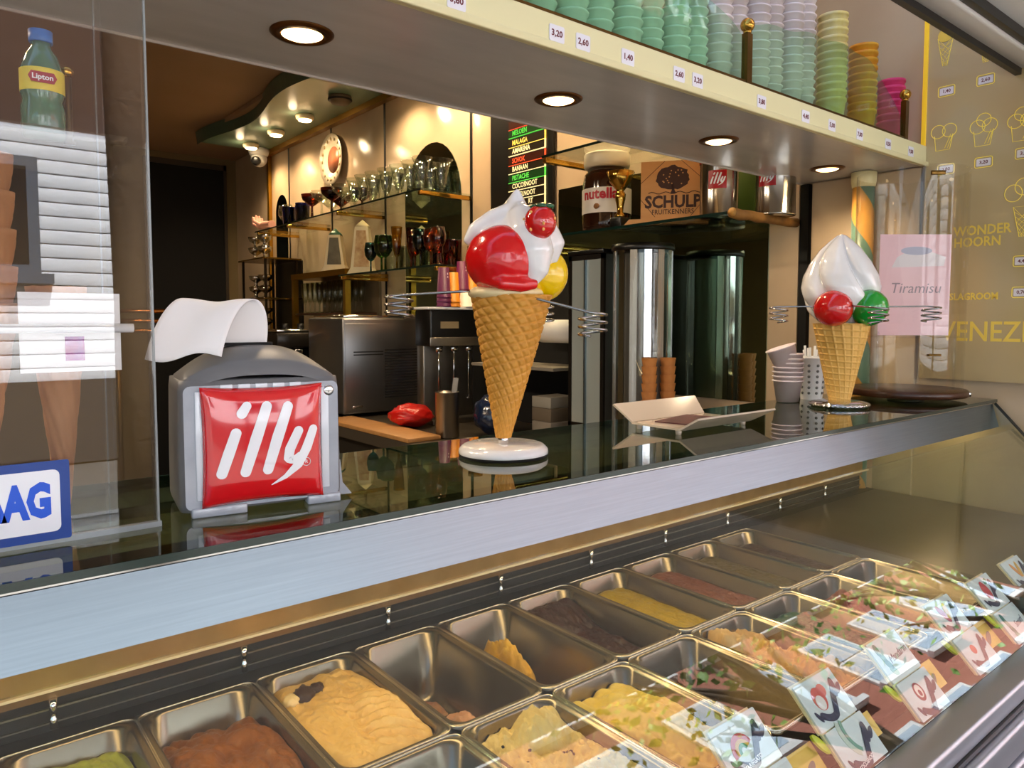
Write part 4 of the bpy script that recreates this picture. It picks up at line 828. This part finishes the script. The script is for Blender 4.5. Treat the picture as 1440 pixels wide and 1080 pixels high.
for i, (y, x, k, m_, lab, sc) in enumerate([(3.33, 2.18, 'goblet', amb, 'amber goblet', 1.1), (3.43, 2.20, 'goblet', amb, 'amber goblet', 1.1), (3.31, 2.41, 'tumbler', yel, 'yellow tumbler', .9), (3.46, 2.36, 'tumbler', rdg, 'red tumbler', 1.25), (3.60, 2.38, 'tumbler', rdg, 'red tumbler', 1.3), (3.54, 2.2, 'goblet', tea, 'teal goblet', 1.15), (3.63, 2.22, 'goblet', amb, 'amber goblet', 1.0), (3.72, 2.25, 'flute', amb, 'tall amber flute', 1.15), (3.80, 2.2, 'flute', yel, 'tall yellow flute', 1.2), (3.87, 2.34, 'flute', yel, 'tall yellow flute', 1.25), (3.92, 2.19, 'goblet', grn, 'green goblet', 1.15), (4.02, 2.22, 'goblet', grn, 'green goblet', 1.2), (3.98, 2.38, 'tumbler', clr, 'clear tumbler', 1.3), (4.12, 2.2, 'goblet', tea, 'teal goblet', 1.0), (4.13, 2.37, 'tumbler', clr, 'clear tumbler', 1.4)]):
    ware(k, m_, (x, y, ZB), lab+' on the lower glass shelf', 'coloured glasses on the lower shelf', sc=sc)
# cream figurine vases
vm = mat('cream_ceramic', 'd8c8a4', .4, var=(10, 'c9b48a', .3)); vpr = mat('brown_print', '9a6a3a', .5, var=(30, 'c8a878', .4))
for x, y, z, h, lab, g2 in ((2.24, 4.30, ZB, .30, 'cream tapered ceramic tower with brown print on the lower glass shelf', False), (2.29, 4.80, 1.826, .25, 'cream tapered ceramic tower with green roof on the gold cabinet', True)):
    t = thing('ceramic_tower', lab, 'ornament', (x, y, z))
    MB().prism([(-.095, 0), (.095, 0), (.07, .04), (.04, h), (-.04, h), (-.07, .04)], .10, frame((.0, .0, 0), (CR.x, CR.y, 0), (0, 0, 1)) @ Matrix.Translation((0, 0, -.05))).build('body', vm, t)
    MB().prism([(-.05, .045), (.05, .045), (.03, h*.92), (-.03, h*.92)], .002, frame((0, 0, 0), (CR.x, CR.y, 0), (0, 0, 1)) @ Matrix.Translation((0, 0, .0502))).build('print_panel', mat('dark_print', '4a4436', .6, var=(20, '6a6250', .3)) if g2 else vpr, t)
    MB().lathe([(.05, 0), (.04, .015), (0, .05)], 20, (0, 0, h)).build('roof', mat('green_glaze', '3f6a55', .3) if g2 else vm, t)
# pink ceramic hand
t = thing('ceramic_hand', 'pink ceramic hand ornament lying palm up at the shelf end', 'ornament', (2.15, 5.87, ZA)); pk_ = mat('pink_glaze', 'e0a592', .3)
m = MB().ball((0, -.06, .035), .05, 20, (.9, 1.5, .6)).tube([(0, -.10, .035), (0, -.19, .032), (0, -.26, .028)], [.036, .03, .032], 14)
for k, (dx, ln_) in enumerate(((-.036, .07), (-.014, .085), (.010, .082), (.032, .065))): m.tube([(dx*.8, -.01, .04), (dx, .035, .052), (dx*1.05, .05, .05+ln_*.7), (dx*1.05, .042, .045+ln_)], [.014, .013, .012, .008], 12)
m.tube([(-.03, -.07, .045), (-.062, -.04, .07), (-.06, -.02, .10)], [.016, .014, .009], 12)
hd = m.build('hand', pk_, t); r_ = hd.modifiers.new('join', 'REMESH'); r_.mode = 'VOXEL'; r_.voxel_size = .004; r_.use_smooth_shade = True; s_ = hd.modifiers.new('soft', 'SMOOTH'); s_.iterations = 3
# gold framed cabinet of champagne flutes
t = thing('gold_cabinet', 'gold framed open cabinet holding clear flutes beneath the towers', 'cabinet', (0, 0, .951)); zt = 1.825-.951
MB().box((2.19, 4.46, zt-.04), (2.46, 5.36, zt)).build('top_board', gold, t)
for y in (4.47, 5.33): MB().box((2.19, y-.012, 0), (2.23, y+.02, zt-.0402)).build('post', gold, t)
MB().box((2.44, 4.46, 0), (2.46, 5.36, zt-.0402)).build('back', mat('cabinet_back', '6a5a44', .6), t); MB().box((2.20, 4.49, .57), (2.439, 5.31, .585)).build('shelf', darkwood, t)
for i in range(9):
    for x in (2.25, 2.36): ware('flute', clr, (x, 4.56+.085*i, .951+.5855), 'clear champagne flute inside the gold framed cabinet', 'flutes in the gold cabinet', sc=1.05)
# rack of silver coupes
t = thing('coupe_rack', 'dark tiered rack with gold edged shelves for silver coupes', 'rack', (2.12, 5.66, .951))
tiers = [.44, .69, .99]
for x in (-.10, .14):
    for y in (-.24, .24): MB().box((x-.008, y-.008, 0), (x+.008, y+.008, .99)).build('post', mat('dark_bronze', '2a1f10', .4, .7), t)
for z in tiers: MB().box((-.13, -.27, z), (.17, .27, z+.012)).build('shelf', mat('gold_shelf', '8a6a30', .25, .9), t)
MB().box((.172, -.27, 0), (.18, .27, .99)).build('back', mat('dark_back', '1a1409', .3), t)
silver = mat('silver_coupe_metal', 'd5cfc0', .1, 1)
cp = MB().lathe([(.04, 0), (.042, .003), (.012, .012), (.009, .035), (.02, .045), (.045, .062), (.052, .085), (.049, .085), (.04, .066), (0, .05)], 24); cp0 = None
for z, n_ in ((.951+.4525, 2), (.951+.7025, 2), (.951+1.0025, 2)):
    for iy in range(4):
        for lv in range(n_):
            if cp0 is None: o = cp0 = cp.build('silver_coupe', silver)
            else: o = cp0.copy(); COL.objects.link(o)
            o.location = (2.05+.04*(iy % 2), 5.51+.10*iy, z+.087*lv+.0005); tag(o, 'polished silver coupe standing on the dark tiered rack', 'coupe', 'silver coupes on the tiered rack')
# decorative plate on the wall
t = thing('wall_plate', 'round white decorative plate with an orange picture on the laminate wall', 'plate', (XW-.006, 5.155, 2.68))
pl0 = frame((0, 0, 0), *WALLF)
o = MB().lathe([(0, .002), (.10, .002), (.115, .014), (.185, .030), (.19, .034), (.187, .038), (.115, .022), (.10, .010), (0, .010)], 48).build('dish', mat('plate_glaze', 'd9cdb8', .2, coat=.5, var=(12, 'c3b296', .2)), t); o.matrix_local = pl0
o = MB().lathe([(0, .0105), (.098, .0105), (.098, .0115), (0, .0118)], 40).build('picture', mat('plate_picture', 'b5592c', .4, var=(10, '5a4030', .4)), t); o.matrix_local = pl0
for k in range(16):
    a = k*math.pi/8; o = MB().ball((0, 0, 0), .012, 10, (1, 1, .35)).build('rim_motif', mat('plate_motif', 'a08a5a', .4), t); o.matrix_local = pl0 @ Matrix.Translation((.15*math.cos(a), .15*math.sin(a), .033))
# ------------------------------------------------------------------ black flavour board
t = thing('flavour_board', 'tall black board of glowing flavour name bars on the wall', 'menu board', (XW-.006, 0, 0))
MB().box((-.014, 2.709, 1.76), (0, 3.214, 2.92)).build('panel', black, t)
bars = [(168, '', 'c8402a'), (180, 'MELOEN', '3fae3c'), (194, 'MALAGA', 'e6c85a'), (206, 'AMARENA', 'ecdfa6'), (220, 'SCHOK', 'e0522a'), (232, 'BANAAN', 'ecdfa6'), (245, 'PISTACHE', '58c84a'), (257, 'COCOSNOOT', 'ecdfa6'), (270, 'HAZELNOOT', 'ecdfa6'), (282, 'RT', 'ecdfa6'), (294, 'ET', 'e6c85a'), (306, '', 'e6c85a')]
for py, s_, c in bars:
    q = at(748, py, X=XW-.02); em = mat('glow_'+c, c, .5, emit=.9); dk = mat('bar_'+c, {'3fae3c': '123a14', '58c84a': '14421a', 'e0522a': '3a1408', 'c8402a': '3a1408'}.get(c, '241d12'), .3)
    MB().box((-.020, 2.765, q.z-.021), (-.0142, 3.05, q.z+.021)).build('name_bar', dk, t); MB().box((-.022, 2.765, q.z-.025), (-.0142, 3.05, q.z-.0212)).build('light_edge', em, t)
    MB().box((-.022, 2.760, q.z-.025), (-.0142, 2.7648, q.z+.021)).build('light_edge', em, t)
    if s_: text(s_, .036, em, t, frame((-.0205, 3.02 if len(s_) > 2 else 2.89, q.z-.001), *WALLF), .0003, 'flavour_name', 'LEFT', .85, .0006)
# ------------------------------------------------------------------ jar, trophy, wooden sign and coffee tins on the near shelf
ZS = 1.8385
def text_cyl(s, size, m, parent, r, z, th, bold=0, name='lettering'):
    o = text(s, size, m, parent, Matrix.Identity(4), .0003, name, bold=bold)
    for v_ in o.data.vertices:
        a = th+v_.co.x/r; rr = r+.0006+v_.co.z; v_.co = Vector((rr*math.cos(a), rr*math.sin(a), z+v_.co.y))
    return o
jx, jy = 2.22, at(853, 300, X=2.22).y; tc_ = math.atan2(-jy, -jx)
t = thing('spread_jar', 'giant chocolate spread jar with white lid and printed label', 'jar', (jx, jy, ZS))
MB().lathe([(0, 0), (.088, 0), (.098, .008), (.100, .04), (.098, .20), (.092, .235), (.080, .25), (.078, .262)], 40).build('body', mat('chocolate_glass', '2a1209', .08, coat=.8), t)
MB().lathe([(.083, .262), (.092, .266), (.094, .28), (.094, .315), (.09, .322), (0, .324)], 40).build('lid', mat('cream_lid', 'e8dcc0', .35), t)
MB().shell([(.1012, .075), (.1012, .175)], 48).build('label', mat('label_white', 'e6e0d8', .4), t)
text_cyl('nutella', .058, mat('label_red', 'b8122a', .4), t, .1016, .148, tc_-.30, .0018); MB().ball((0, 0, 0), .02, 14, (.2, 1, .6)).build('label_picture', mat('hazel_brown', '8a5a2a', .5), t).location = (.1*math.cos(tc_-.45), .1*math.sin(tc_-.45), .10)
for k in range(10): MB().box((.1005, -.0012, .125), (.1022, .0010, .150)).build('barcode_line', black, t).rotation_euler.z = tc_+.42+.035*k
t = thing('trophy_cup', 'small gold trophy cup on a black plinth beside the jar', 'trophy', (2.13, at(872, 300, X=2.13).y, ZS))
MB().box((-.028, -.028, 0), (.028, .028, .04), .003).build('plinth', black, t)
MB().lathe([(.02, .04), (.022, .05), (.012, .06), (.014, .085), (.02, .11), (.022, .13), (.014, .142), (.02, .15), (.042, .175), (.056, .215), (.054, .216), (.04, .178), (0, .155)], 10, smooth=True).build('cup', mat('trophy_gold', 'c8a04a', .14, 1), t)
bx, by = 2.26, at(900, 290, X=2.26).y
o = tag(MB().box((-.06, -.03, 0), (.06, .03, .20), .004).build('dark_box', black), 'plain black box behind the trophy cup', 'box'); o.location = (2.34, by-.02, ZS); o.rotation_euler.z = .1
sx_ = Vector((.60, -.80, 0)).normalized(); sc_ = Vector((2.20, at(946, 290, X=2.20).y, ZS)); sf = frame((0, 0, 0), sx_, (0, 0, 1))
t = thing('wooden_sign', 'wooden sign with a printed tree, lettering and a slim wooden foot', 'sign', sc_)
sgm = mat('plywood', 'cf9a5e', .5, var=(3, 'c48d50', .2), stretch=(1, 1, 10)); ink = mat('burnt_brown', '3a1c12', .6)
MB().prism([(-.118, .022), (.118, .022), (.118, .235), (-.118, .235)], .014, sf @ Matrix.Translation((0, 0, -.014))).build('board', sgm, t)
MB().prism([(-.18, 0), (.13, 0), (.13, .022), (-.16, .022)], .04, sf @ Matrix.Translation((0, 0, -.027))).build('foot', sgm, t)
hexp = [(-.118, .085), (-.06, .022), (.065, .022), (.118, .085), (.118, .17), (.04, .235), (-.04, .235), (-.118, .15)]
sq = lambda p, d=.0006: sf @ Vector((p[0], p[1], d))
for a, b in (((-.118, .155), (-.03, .235)), ((.03, .235), (.118, .155)), ((-.118, .095), (-.065, .03)), ((.065, .03), (.118, .095))): MB().tube([sq(a), sq(b)], .0009, 5).build('printed_line', ink, t)
text('SCHULP', .062, ink, t, sf @ Matrix.Translation((0, .083, .0006)), .0004, bold=.0022, sx=.92); text('FRUITKENNERS', .026, ink, t, sf @ Matrix.Translation((0, .047, .0006)), .0003, bold=.0002, sx=.86)
rn = random.Random(4); crown = [(.047*math.cos(a)*(1+.22*rn.random())*1.15, .172+.040*math.sin(a)*(1+.22*rn.random())) for a in [k*2*math.pi/30 for k in range(30)]]
MB().prism(crown, .0006, sf).build('printed_tree', ink, t); MB().prism([(-.010, .115), (.012, .115), (.006, .128), (.006, .15), (-.006, .15), (-.004, .128)], .0006, sf).build('printed_trunk', ink, t)
MB().tube([sq((-.09+.19*k/18, .118+.004*math.sin(k*1.3))) for k in range(19)], .0016, 5).build('printed_line', ink, t)
for k in range(16): MB().prism(circ(rn.uniform(-.038, .038), .172+rn.uniform(-.028, .03), .0026, .0026, n=8), .0004, sf @ Matrix.Translation((0, 0, .0007))).build('printed_apple', sgm, t)
tin = mat('tin_steel', 'c6c2ba', .16, 1, var=(60, 'b4b0a8', .2), stretch=(1, 1, .02)); lr = mat('tin_red', 'a8141e', .25, coat=.4)
for i, (px, X_, r, h, lab) in enumerate(((1011, 2.20, .066, .215, 'steel coffee tin with a red lid beside the wooden sign'), (1090, 2.30, .066, .205, 'steel coffee tin with a red logo beside the log'))):
    y = at(px, 290, X=X_).y; t = thing('coffee_tin', lab, 'tin', (X_, y, ZS)); th = math.atan2(-y, -X_)
    MB().lathe([(0, 0), (r, 0), (r+.002, .003), (r, .006), (r, h-.03), (r+.001, h-.028)], 40).build('body', tin, t)
    MB().lathe([(r+.002, h-.028), (r+.003, h-.02), (r+.002, h-.003), (r-.004, h), (0, h)], 40).build('lid', lr, t)
    cth = th-.10 if i == 0 else th-.45
    def curv(u, v_, r=r, c=cth): a = c+(u-.5)*.062/r; return Vector(((r+.0012)*math.cos(a), (r+.0012)*math.sin(a), .095+.062*v_))
    lp = MB().grid(curv, 10, 3).build('logo_patch', lr, t)
    for m in logo_strokes(.062, True):
        o = m.build('logo_stroke', logow, lp)
        for v_ in o.data.vertices: a = cth+(v_.co.x/.062-.5)*.062/r; v_.co = Vector(((r+.002)*math.cos(a), (r+.002)*math.sin(a), .095+v_.co.y))
q = at(1050, 290, X=2.36); o = tag(MB().box((-.04, -.05, 0), (.04, .05, .20), .003).build('mirror_green_block', mat('mirror_green', '4f6a1e', .5)), 'added olive green block for the mirror green between the two coffee tins', 'box'); o.location = (2.37, q.y, ZS)  # block added for the green seen in the mirror between the tins
# ------------------------------------------------------------------ back counter along the wall
bc = thing('back_counter', 'low dark back counter with a pale worktop along the side wall', 'counter', (0, 0, 0))
MB().box((1.66, 1.45, 0), (2.455, 6.2, .90)).build('cabinet', mat('counter_dark', '1f1b17', .5), bc); MB().box((1.62, 1.44, .90), (2.456, 6.21, .95)).build('worktop', mat('worktop_steel', '5a5248', .35, .5), bc)
MB().box((2.440, 2.40, .951), (2.456, 3.40, 1.74)).build('dark_panel', blackm, bc)  # black panel filling the dark stretch of wall above the worktop
o = tag(MB().box((0, 0, 0), (.17, .86, .02), .003).build('chopping_board', wood), 'pale wooden board lying before the steel ice machine', 'board'); o.location = (1.622, 2.72, .9505)
t = thing('ice_machine', 'steel ice machine with slotted vents on the back counter', 'ice machine', (1.76, 3.62, .951))
MB().box((0, 0, .02), (.50, .45, .545), .012).build('body', mat('machine_steel', '8d8d8e', .3, .9, var=(3, '7a7a7c', .2)), t); MB().box((.012, -.004, .04), (.49, -.0005, .515), .002).build('front_panel', mat('machine_steel', '8d8d8e'), t)
for k in range(18): MB().box((.25, -.0062, .10+.0155*k), (.47, -.0042, .1065+.0155*k)).build('vent_slot', blackm, t)
for k in range(2): MB().box((.06, -.0062, .34+.0155*k), (.24, -.0042, .3465+.0155*k)).build('vent_slot', blackm, t)
MB().box((.05, -.008, .052), (.11, -.0042, .066), .003).build('badge', chrome, t); MB().box((.02, .03, .545), (.48, .42, .56), .004).build('top_tray', chrome, t)
for x in (.04, .46):
    for y in (.04, .41): MB().lathe([(.02, 0), (.018, .02)], 14, (x, y, 0)).build('foot', black, t)
# milkshake mixer with cups on its top
xa, xb = at(606, 450, Y=3.12).x, at(676, 450, Y=3.12).x
t = thing('milkshake_mixer', 'black and steel triple spindle milkshake mixer beside the ice machine', 'mixer', (xa, 3.12, .951)); wd = xb-xa; t.scale.y = .55
MB().box((0, .13, .0), (wd, .25, .42), .006).build('column', steeld, t); MB().box((-.01, -.02, .40), (wd+.01, .25, .585), .01).build('head', black, t)
MB().box((-.015, -.03, .40), (wd+.015, -.02, .445), .004).build('trim_band', steeld, t); MB().box((.05, -.024, .49), (.16, -.0205, .525)).build('badge', mat('badge_tan', '8a7a5c', .5), t); MB().box((-.03, -.04, .586), (wd+.03, .26, .598), .003).build('top_tray', white, t)
MB().box((0, -.03, 0), (wd, .13, .025), .004).build('foot_plate', steeld, t)
for k in range(3):
    x = wd*(.2+.3*k); MB().tube([(x, .04, .40), (x, .04, .13)], .006, 10).lathe([(.014, 0), (.016, .006), (.0, .012)], 14, (x, .04, .12)).build('spindle', chrome, t); MB().lathe([(.02, 0), (.022, .03)], 16, (x, .04, .37)).build('collar', chrome, t)
cpm = MB().shell([(.040, 0), (.0425, .001), (.0425, .008), (.040, .009), (.030, .155), (.0, .155)], 26); zc = .951+.5985
for j, (px, n_, c, nm) in enumerate(((624, 2, '5a1448', 'purple'), (650, 4, '6c164e', 'magenta'), (637, 1, 'e8901e', 'orange'), (663, 3, 'f0971f', 'bright orange'), (655, 0, 'efe6da', 'small white'))):
    q = at(px, 405, Y=3.20 if j in (1, 3) else 3.128); b0 = None; m_ = mat('cup_'+c, c, .45)
    for k in range(n_+1):
        if b0 is None: o = b0 = cpm.build('paper_cup', m_); 
        else: o = b0.copy(); COL.objects.link(o)
        o.location = (q.x, q.y, zc+.022*k+.0005); o.scale = (.9, .9, .55) if j == 4 else (.9, .9, 1); tag(o, nm+' paper cup upside down in a stack on the mixer', 'cup', nm+' cups on the mixer')
    if j < 2:
        th = math.atan2(-q.y, -q.x)
        for k in range(5): MB().box((.0335-.0006*k, -.0025, .05+.017*k), (.0352-.0006*k, .0025, .06+.017*k)).build('printed_letter', whiteink, o).rotation_euler.z = th+.75
# steel beaker with a spatula, bags, papers
q = at(630, 618, Z=.975)
t = thing('steel_beaker', 'tall brushed steel beaker standing before the milkshake mixer', 'beaker', (1.85, 2.757, .951))
MB().shell([(.0, .002), (.052, .002), (.054, .006), (.054, .205), (.056, .207), (.052, .207), (.050, .01), (0, .008)], 36).build('body', mat('beaker_steel', '9a948c', .3, 1), t)
o = tag(MB().box((-.012, -.002, 0), (.012, .002, .26), .001).build('spatula', mat('grey_handle', '8d8a86', .4)), 'grey handled spatula standing in the steel beaker', 'spatula'); o.location = (1.865, 2.77, .962); o.rotation_euler = (0, .14, -.5)
def bag(name, label, loc, sc, m, seed):
    o = MB().ball((0, 0, 0), 1, 40, sc, lambda d: 1+.16*noise.noise(d*2.3+Vector((seed, 0, 0)))+.07*noise.noise(d*6)).build(name, m); zmin = min(v_.co.z for v_ in o.data.vertices); o.location = (loc[0], loc[1], loc[2]-zmin); return tag(o, label, 'bag')
bag('plastic_bag', 'crumpled red plastic bag beside the steel beaker', (at(592, 590, Z=1.0).x, 3.02+.1, .9515), (.11, .10, .055), mat('red_plastic', 'c01a14', .3, bump=(20, .5, .01)), 2)
bag('plastic_bag', 'knotted dark blue plastic bag behind the large display cone', (2.05, 2.66, .951), (.10, .10, .095), mat('blue_plastic', '16243f', .2, coat=.5, bump=(14, .6, .012)), 5)
t = thing('paper_roll', 'white paper roll on a dark wall holder', 'paper roll', (2.36, 2.56, 1.43))
MB().lathe([(.016, -.12), (.055, -.12), (.055, .12), (.016, .12)], 28).build('roll', whitep, t).rotation_euler = (math.pi/2, 0, 0); MB().tube([(.075, -.14, 0), (0, -.14, 0), (0, .14, 0), (.075, .14, 0)], .006, 8).build('holder', black, t)
o = tag(MB().box((0, 0, 0), (.26, .62, .014)).build('side_shelf', mat('pale_board', '8d8578', .5)), 'narrow pale shelf board fixed beneath the paper roll', 'shelf'); o.location = (2.175, 2.40, 1.255)
for k in range(3):
    o = tag(MB().box((0, 0, 0), (.16, .13, .07-.01*k), .002).build('carton', mat('carton_%d' % k, ('8a8074', '6d6050', '9a9488')[k], .7)), ('grey carton lowest of the pile under the narrow shelf', 'brown carton in the middle of the pile under the narrow shelf', 'pale carton topmost of the pile under the narrow shelf')[k], 'box'); o.location = (2.18+.01*k, 2.42+.012*k, .9515+(0, .0705, .131)[k])
# cone dispensers before the mirror
t = thing('cone_cabinet', 'steel framed cabinet with a frosted door beside the acrylic cone drum', 'cabinet', (0, 0, .951)); ya, yb = at(858, 450, X=2.15).y+.035, at(800, 450, X=2.15).y
MB().box((2.16, ya, 0), (2.44, yb, .80)).build('body', mat('cabinet_grey', '6a6a68', .3, .6), t)
for a, b in (((2.148, ya, 0), (2.16, ya+.018, .80)), ((2.148, yb-.018, 0), (2.16, yb, .80)), ((2.148, ya, .78), (2.16, yb, .80)), ((2.148, ya, 0), (2.16, yb, .10))): MB().box(a, b).build('frame', mat('dark_frame', '3a3632', .3, .8), t)
MB().box((2.150, ya+.019, .101), (2.159, yb-.019, .779)).build('door', mat('frosted_door', 'b9c4c2', .18, .35), t); MB().box((2.14, (ya+yb)/2-.004, .101), (2.15, (ya+yb)/2+.004, .779)).build('handle_bar', steel, t)
MB().box((2.14, ya-.004, .801), (2.445, yb, .82), .004).build('top_cap', black, t)
dcx, dcy = 2.225, at(903, 450, X=2.225).y
t = thing('cone_drum', 'clear acrylic cone drum with a black lid and chrome ribs', 'dispenser', (dcx, dcy, .951))
MB().shell([(.118, .02), (.118, .80)], 48).build('drum', gl_acr, t); MB().lathe([(.121, .80), (.124, .805), (.122, .826), (.0, .828)], 48).build('lid', black, t); MB().lathe([(.125, 0), (.125, .02), (0, .021)], 48).build('base', black, t)
for k in range(7):
    a = math.radians(150+k*27); MB().box((-.003, -.014, .021), (.003, .014, .80)).build('rib', chrome if k % 2 else mat('satin_rib', 'c9c9c4', .25, .7), t).matrix_local = Matrix.Translation((.113*math.cos(a), .113*math.sin(a), 0)) @ Matrix.Rotation(a, 4, 'Z')
MB().shell([(.085, .021), (.085, .79)], 40).build('inner_sleeve', mat('sleeve', 'b4b3ac', .2, .5), t)
wcone = MB().shell([(.012, 0), (.030, .10), (.027, .10), (.009, .004)], 20); w1 = None; wm = mat('sugar_cone', 'b4763a', .6, var=(30, '9a5f2a', .3))
for s_ in range(2):
    for k in range(10):
        a = math.radians(232+s_*30); o = wcone.build('sugar_cone', wm) if w1 is None else w1.copy()
        if w1 is None: w1 = o
        else: COL.objects.link(o)
        o.location = (dcx+.150*math.cos(a), dcy+.150*math.sin(a), .9515+.032*k); tag(o, 'brown sugar cone nested in the stack before the acrylic drum', 'cone', 'sugar cones before the acrylic drum')
# espresso machine further back
t = thing('espresso_machine', 'black and chrome espresso machine before the gold cabinet', 'coffee machine', (1.72, 4.42, .951))
MB().box((0, 0, .04), (.42, .55, .20), .01).build('base', black, t); MB().box((.0, .05, .201), (.42, .55, .36), .01).build('body', mat('espresso_dark', '1c1a18', .25, .4), t); MB().box((-.03, -.05, .361), (.43, .56, .46), .012).build('head', mat('espresso_head', '2a2622', .25, .5), t); MB().box((-.03, -.05, .4605), (.43, .56, .475), .003).build('cup_tray', chrome, t)
for k in range(2):
    x = .12+.2*k; MB().lathe([(.036, 0), (.038, .03), (.03, .04)], 20, (x, .0, .32)).build('group_head', chrome, t); MB().tube([(x, .0, .335), (x-.03, -.07, .335), (x-.08, -.20, .32)], [.012, .015, .017], 12).build('portafilter_handle', black, t)
for k in range(3): MB().lathe([(.02, 0), (.02, .035), (.0, .036)], 16, (.05+.10*k, .02, .476)).build('knob', black, t)
t = thing('brass_rail', 'low polished brass rail of three bars behind the napkin dispenser', 'railing', (1.25, 4.9, 0))
for z in (1.42, 1.48, 1.54): MB().tube([(-.35, 0, z), (.35, 0, z)], .012, 10).build('bar', mat('copper_bar', 'b8763a', .2, 1), t)
for x in (-.33, .33): MB().tube([(x, 0, 0), (x, 0, 1.56)], .014, 10).build('post', brass, t)
# ------------------------------------------------------------------ street behind the camera
slab('ground', (-40, -40, -.12), (60, 1.24, -.02), mat('street_paving', '55534f', .8, var=(3, '615e59', .2)))
# lifted shutter over the counter: white underside with dark rubber strips
hat = struct(MB().box((-4, -.40, 2.23), (4.6, .70, 2.30)).build('shutter', mat('white_aluminium', 'fafaf8', .45))); hat.name = 'trim_7'
MB().box((-4, .69, 2.195), (4.6, .755, 2.26), .006).build('edge_profile', mat('pale_aluminium', 'dedad4', .4), hat)
MB().box((-4, .742, 2.178), (4.6, .758, 2.196)).build('rubber_seal', black, hat)
MB().box((-4, .672, 2.205), (4.6, .689, 2.229)).build('rubber_seal', black, hat)
bld = thing('brick_building', 'brick row house with white windows across the street', 'building', (0, -7, 0))
MB().box((5.2, -6, 0), (42, -.0, 16.5)).build('wall', mat('red_brick', 'ad6f5c', .85, var=(30, '9a5c4a', .3)), bld)
MB().box((5.2, -.1, 16.2), (42, .25, 16.6)).build('cornice', white, bld)
wf = MB().box((-.75, -.05, -1.0), (.75, .06, 1.0)).build('window_frame', white, bld)
wp = MB().box((-.62, .05, -.9), (.62, .075, -.04)).box((-.62, .05, .04), (.62, .075, .9)).build('pane', mat('street_window', 'b4c6d8', .25, 0), wf)
ws_ = MB().box((-.85, .0, -1.14), (.85, .16, -1.0)).build('sill', white, wf)
first = True
for zz in (1.9, 5.2, 8.2, 11.2, 14.2):
    for k in range(14):
        loc = (6.8+2.45*k, 0, zz)
        if first: wf.location = loc; first = False
        else: c = copy_tree(wf, bld); c.location = loc
wb = thing('white_building', 'white clapboard house with grey windows across the street', 'building', (0, -7.0, 0))
MB().box((-5, -6, 0), (5.19, -.03, 3.42)).build('wall', mat('dull_white', 'b9bcc2', .7), wb)
MB().box((-5, -6, 3.42), (5.19, -.3, 9)).build('upper_wall', mat('dark_brick', '4a3830', .85), wb)
MB().box((-5, -.04, 0), (5.19, .02, .86)).build('plinth', mat('dark_reflection_band', '3d3a3a', .7), wb)  # dark band added to darken the lower reflection in the acrylic
plm = mat('white_clapboard', 'dde3ea', .6, var=(2, 'e9edf1', .2))
pk = MB().box((-5, -.03, .004), (5.19, 0, .132), .004)
p0 = pk.build('plank', plm, wb); p0.location.z = .86
for k in range(1, 18): c = p0.copy(); COL.objects.link(c); c.location.z = .86+.14*k
for x in (-3.2, .42, 3.9):
    f = MB().box((x-.55, -.02, 1.95), (x+.55, .06, 3.1)).build('window', mat('slate_frame', '5a6470', .4), wb)
    MB().box((x-.45, .05, 2.05), (x+.45, .07, 3.0)).build('pane', mat('dark_pane', '20262c', .05), f)
    MB().box((x-.65, .0, 1.85), (x+.65, .14, 1.95)).build('sill', mat('slate_frame', '5a6470'), f)
def tree(x, y, h, r, label, seed):
    rnd = random.Random(seed); t = thing('street_tree', label, 'tree', (x, y, -.02))
    pts = [(0, 0, 0)]; rr = [.16]
    for k in range(1, 9): pts.append((rnd.uniform(-.08, .08), rnd.uniform(-.08, .08), h*.62*k/8)); rr.append(.14-.008*k)
    m = MB().tube(pts, rr, 10); tips = []
    for k in range(9):
        a = k*2.4; z0 = h*.38+k*h*.03; e = Vector((math.cos(a)*r*.7, math.sin(a)*r*.7, z0+h*.25)); m.tube([(0, 0, z0), e*.5+Vector((0, 0, z0*.55)), e], [.06, .04, .015], 6); tips.append(e)
    m.build('trunk', mat('bark', '5a4a3a', .9, bump=(20, .5, .02)), t)
    lv = MB()
    for k in range(650):
        c = rnd.choice(tips)+Vector((rnd.gauss(0, r*.33), rnd.gauss(0, r*.33), rnd.gauss(0, r*.3)))
        u = Vector((rnd.gauss(0, 1), rnd.gauss(0, 1), rnd.gauss(0, 1))).normalized(); v_ = u.orthogonal().normalized(); s_ = rnd.uniform(.05, .1)
        lv.add([c-u*s_, c+v_*s_*.5, c+u*s_, c-v_*s_*.5], [(0, 1, 2, 3)])
    o = lv.build('foliage', mat('leaf_green', '7aa33a', .6, var=(2, '5d8a2c', .3)), t); o['kind'] = 'stuff'
tree(7.4, -3.3, 8.0, 1.2, 'green street tree before the brick row house', 3)
tree(12.5, -3.3, 8.0, 1.2, 'taller green street tree further along the brick row house', 5)
tree(1.08, -3.3, 21, 1.2, 'street tree with a crooked trunk before the white clapboard house', 9)
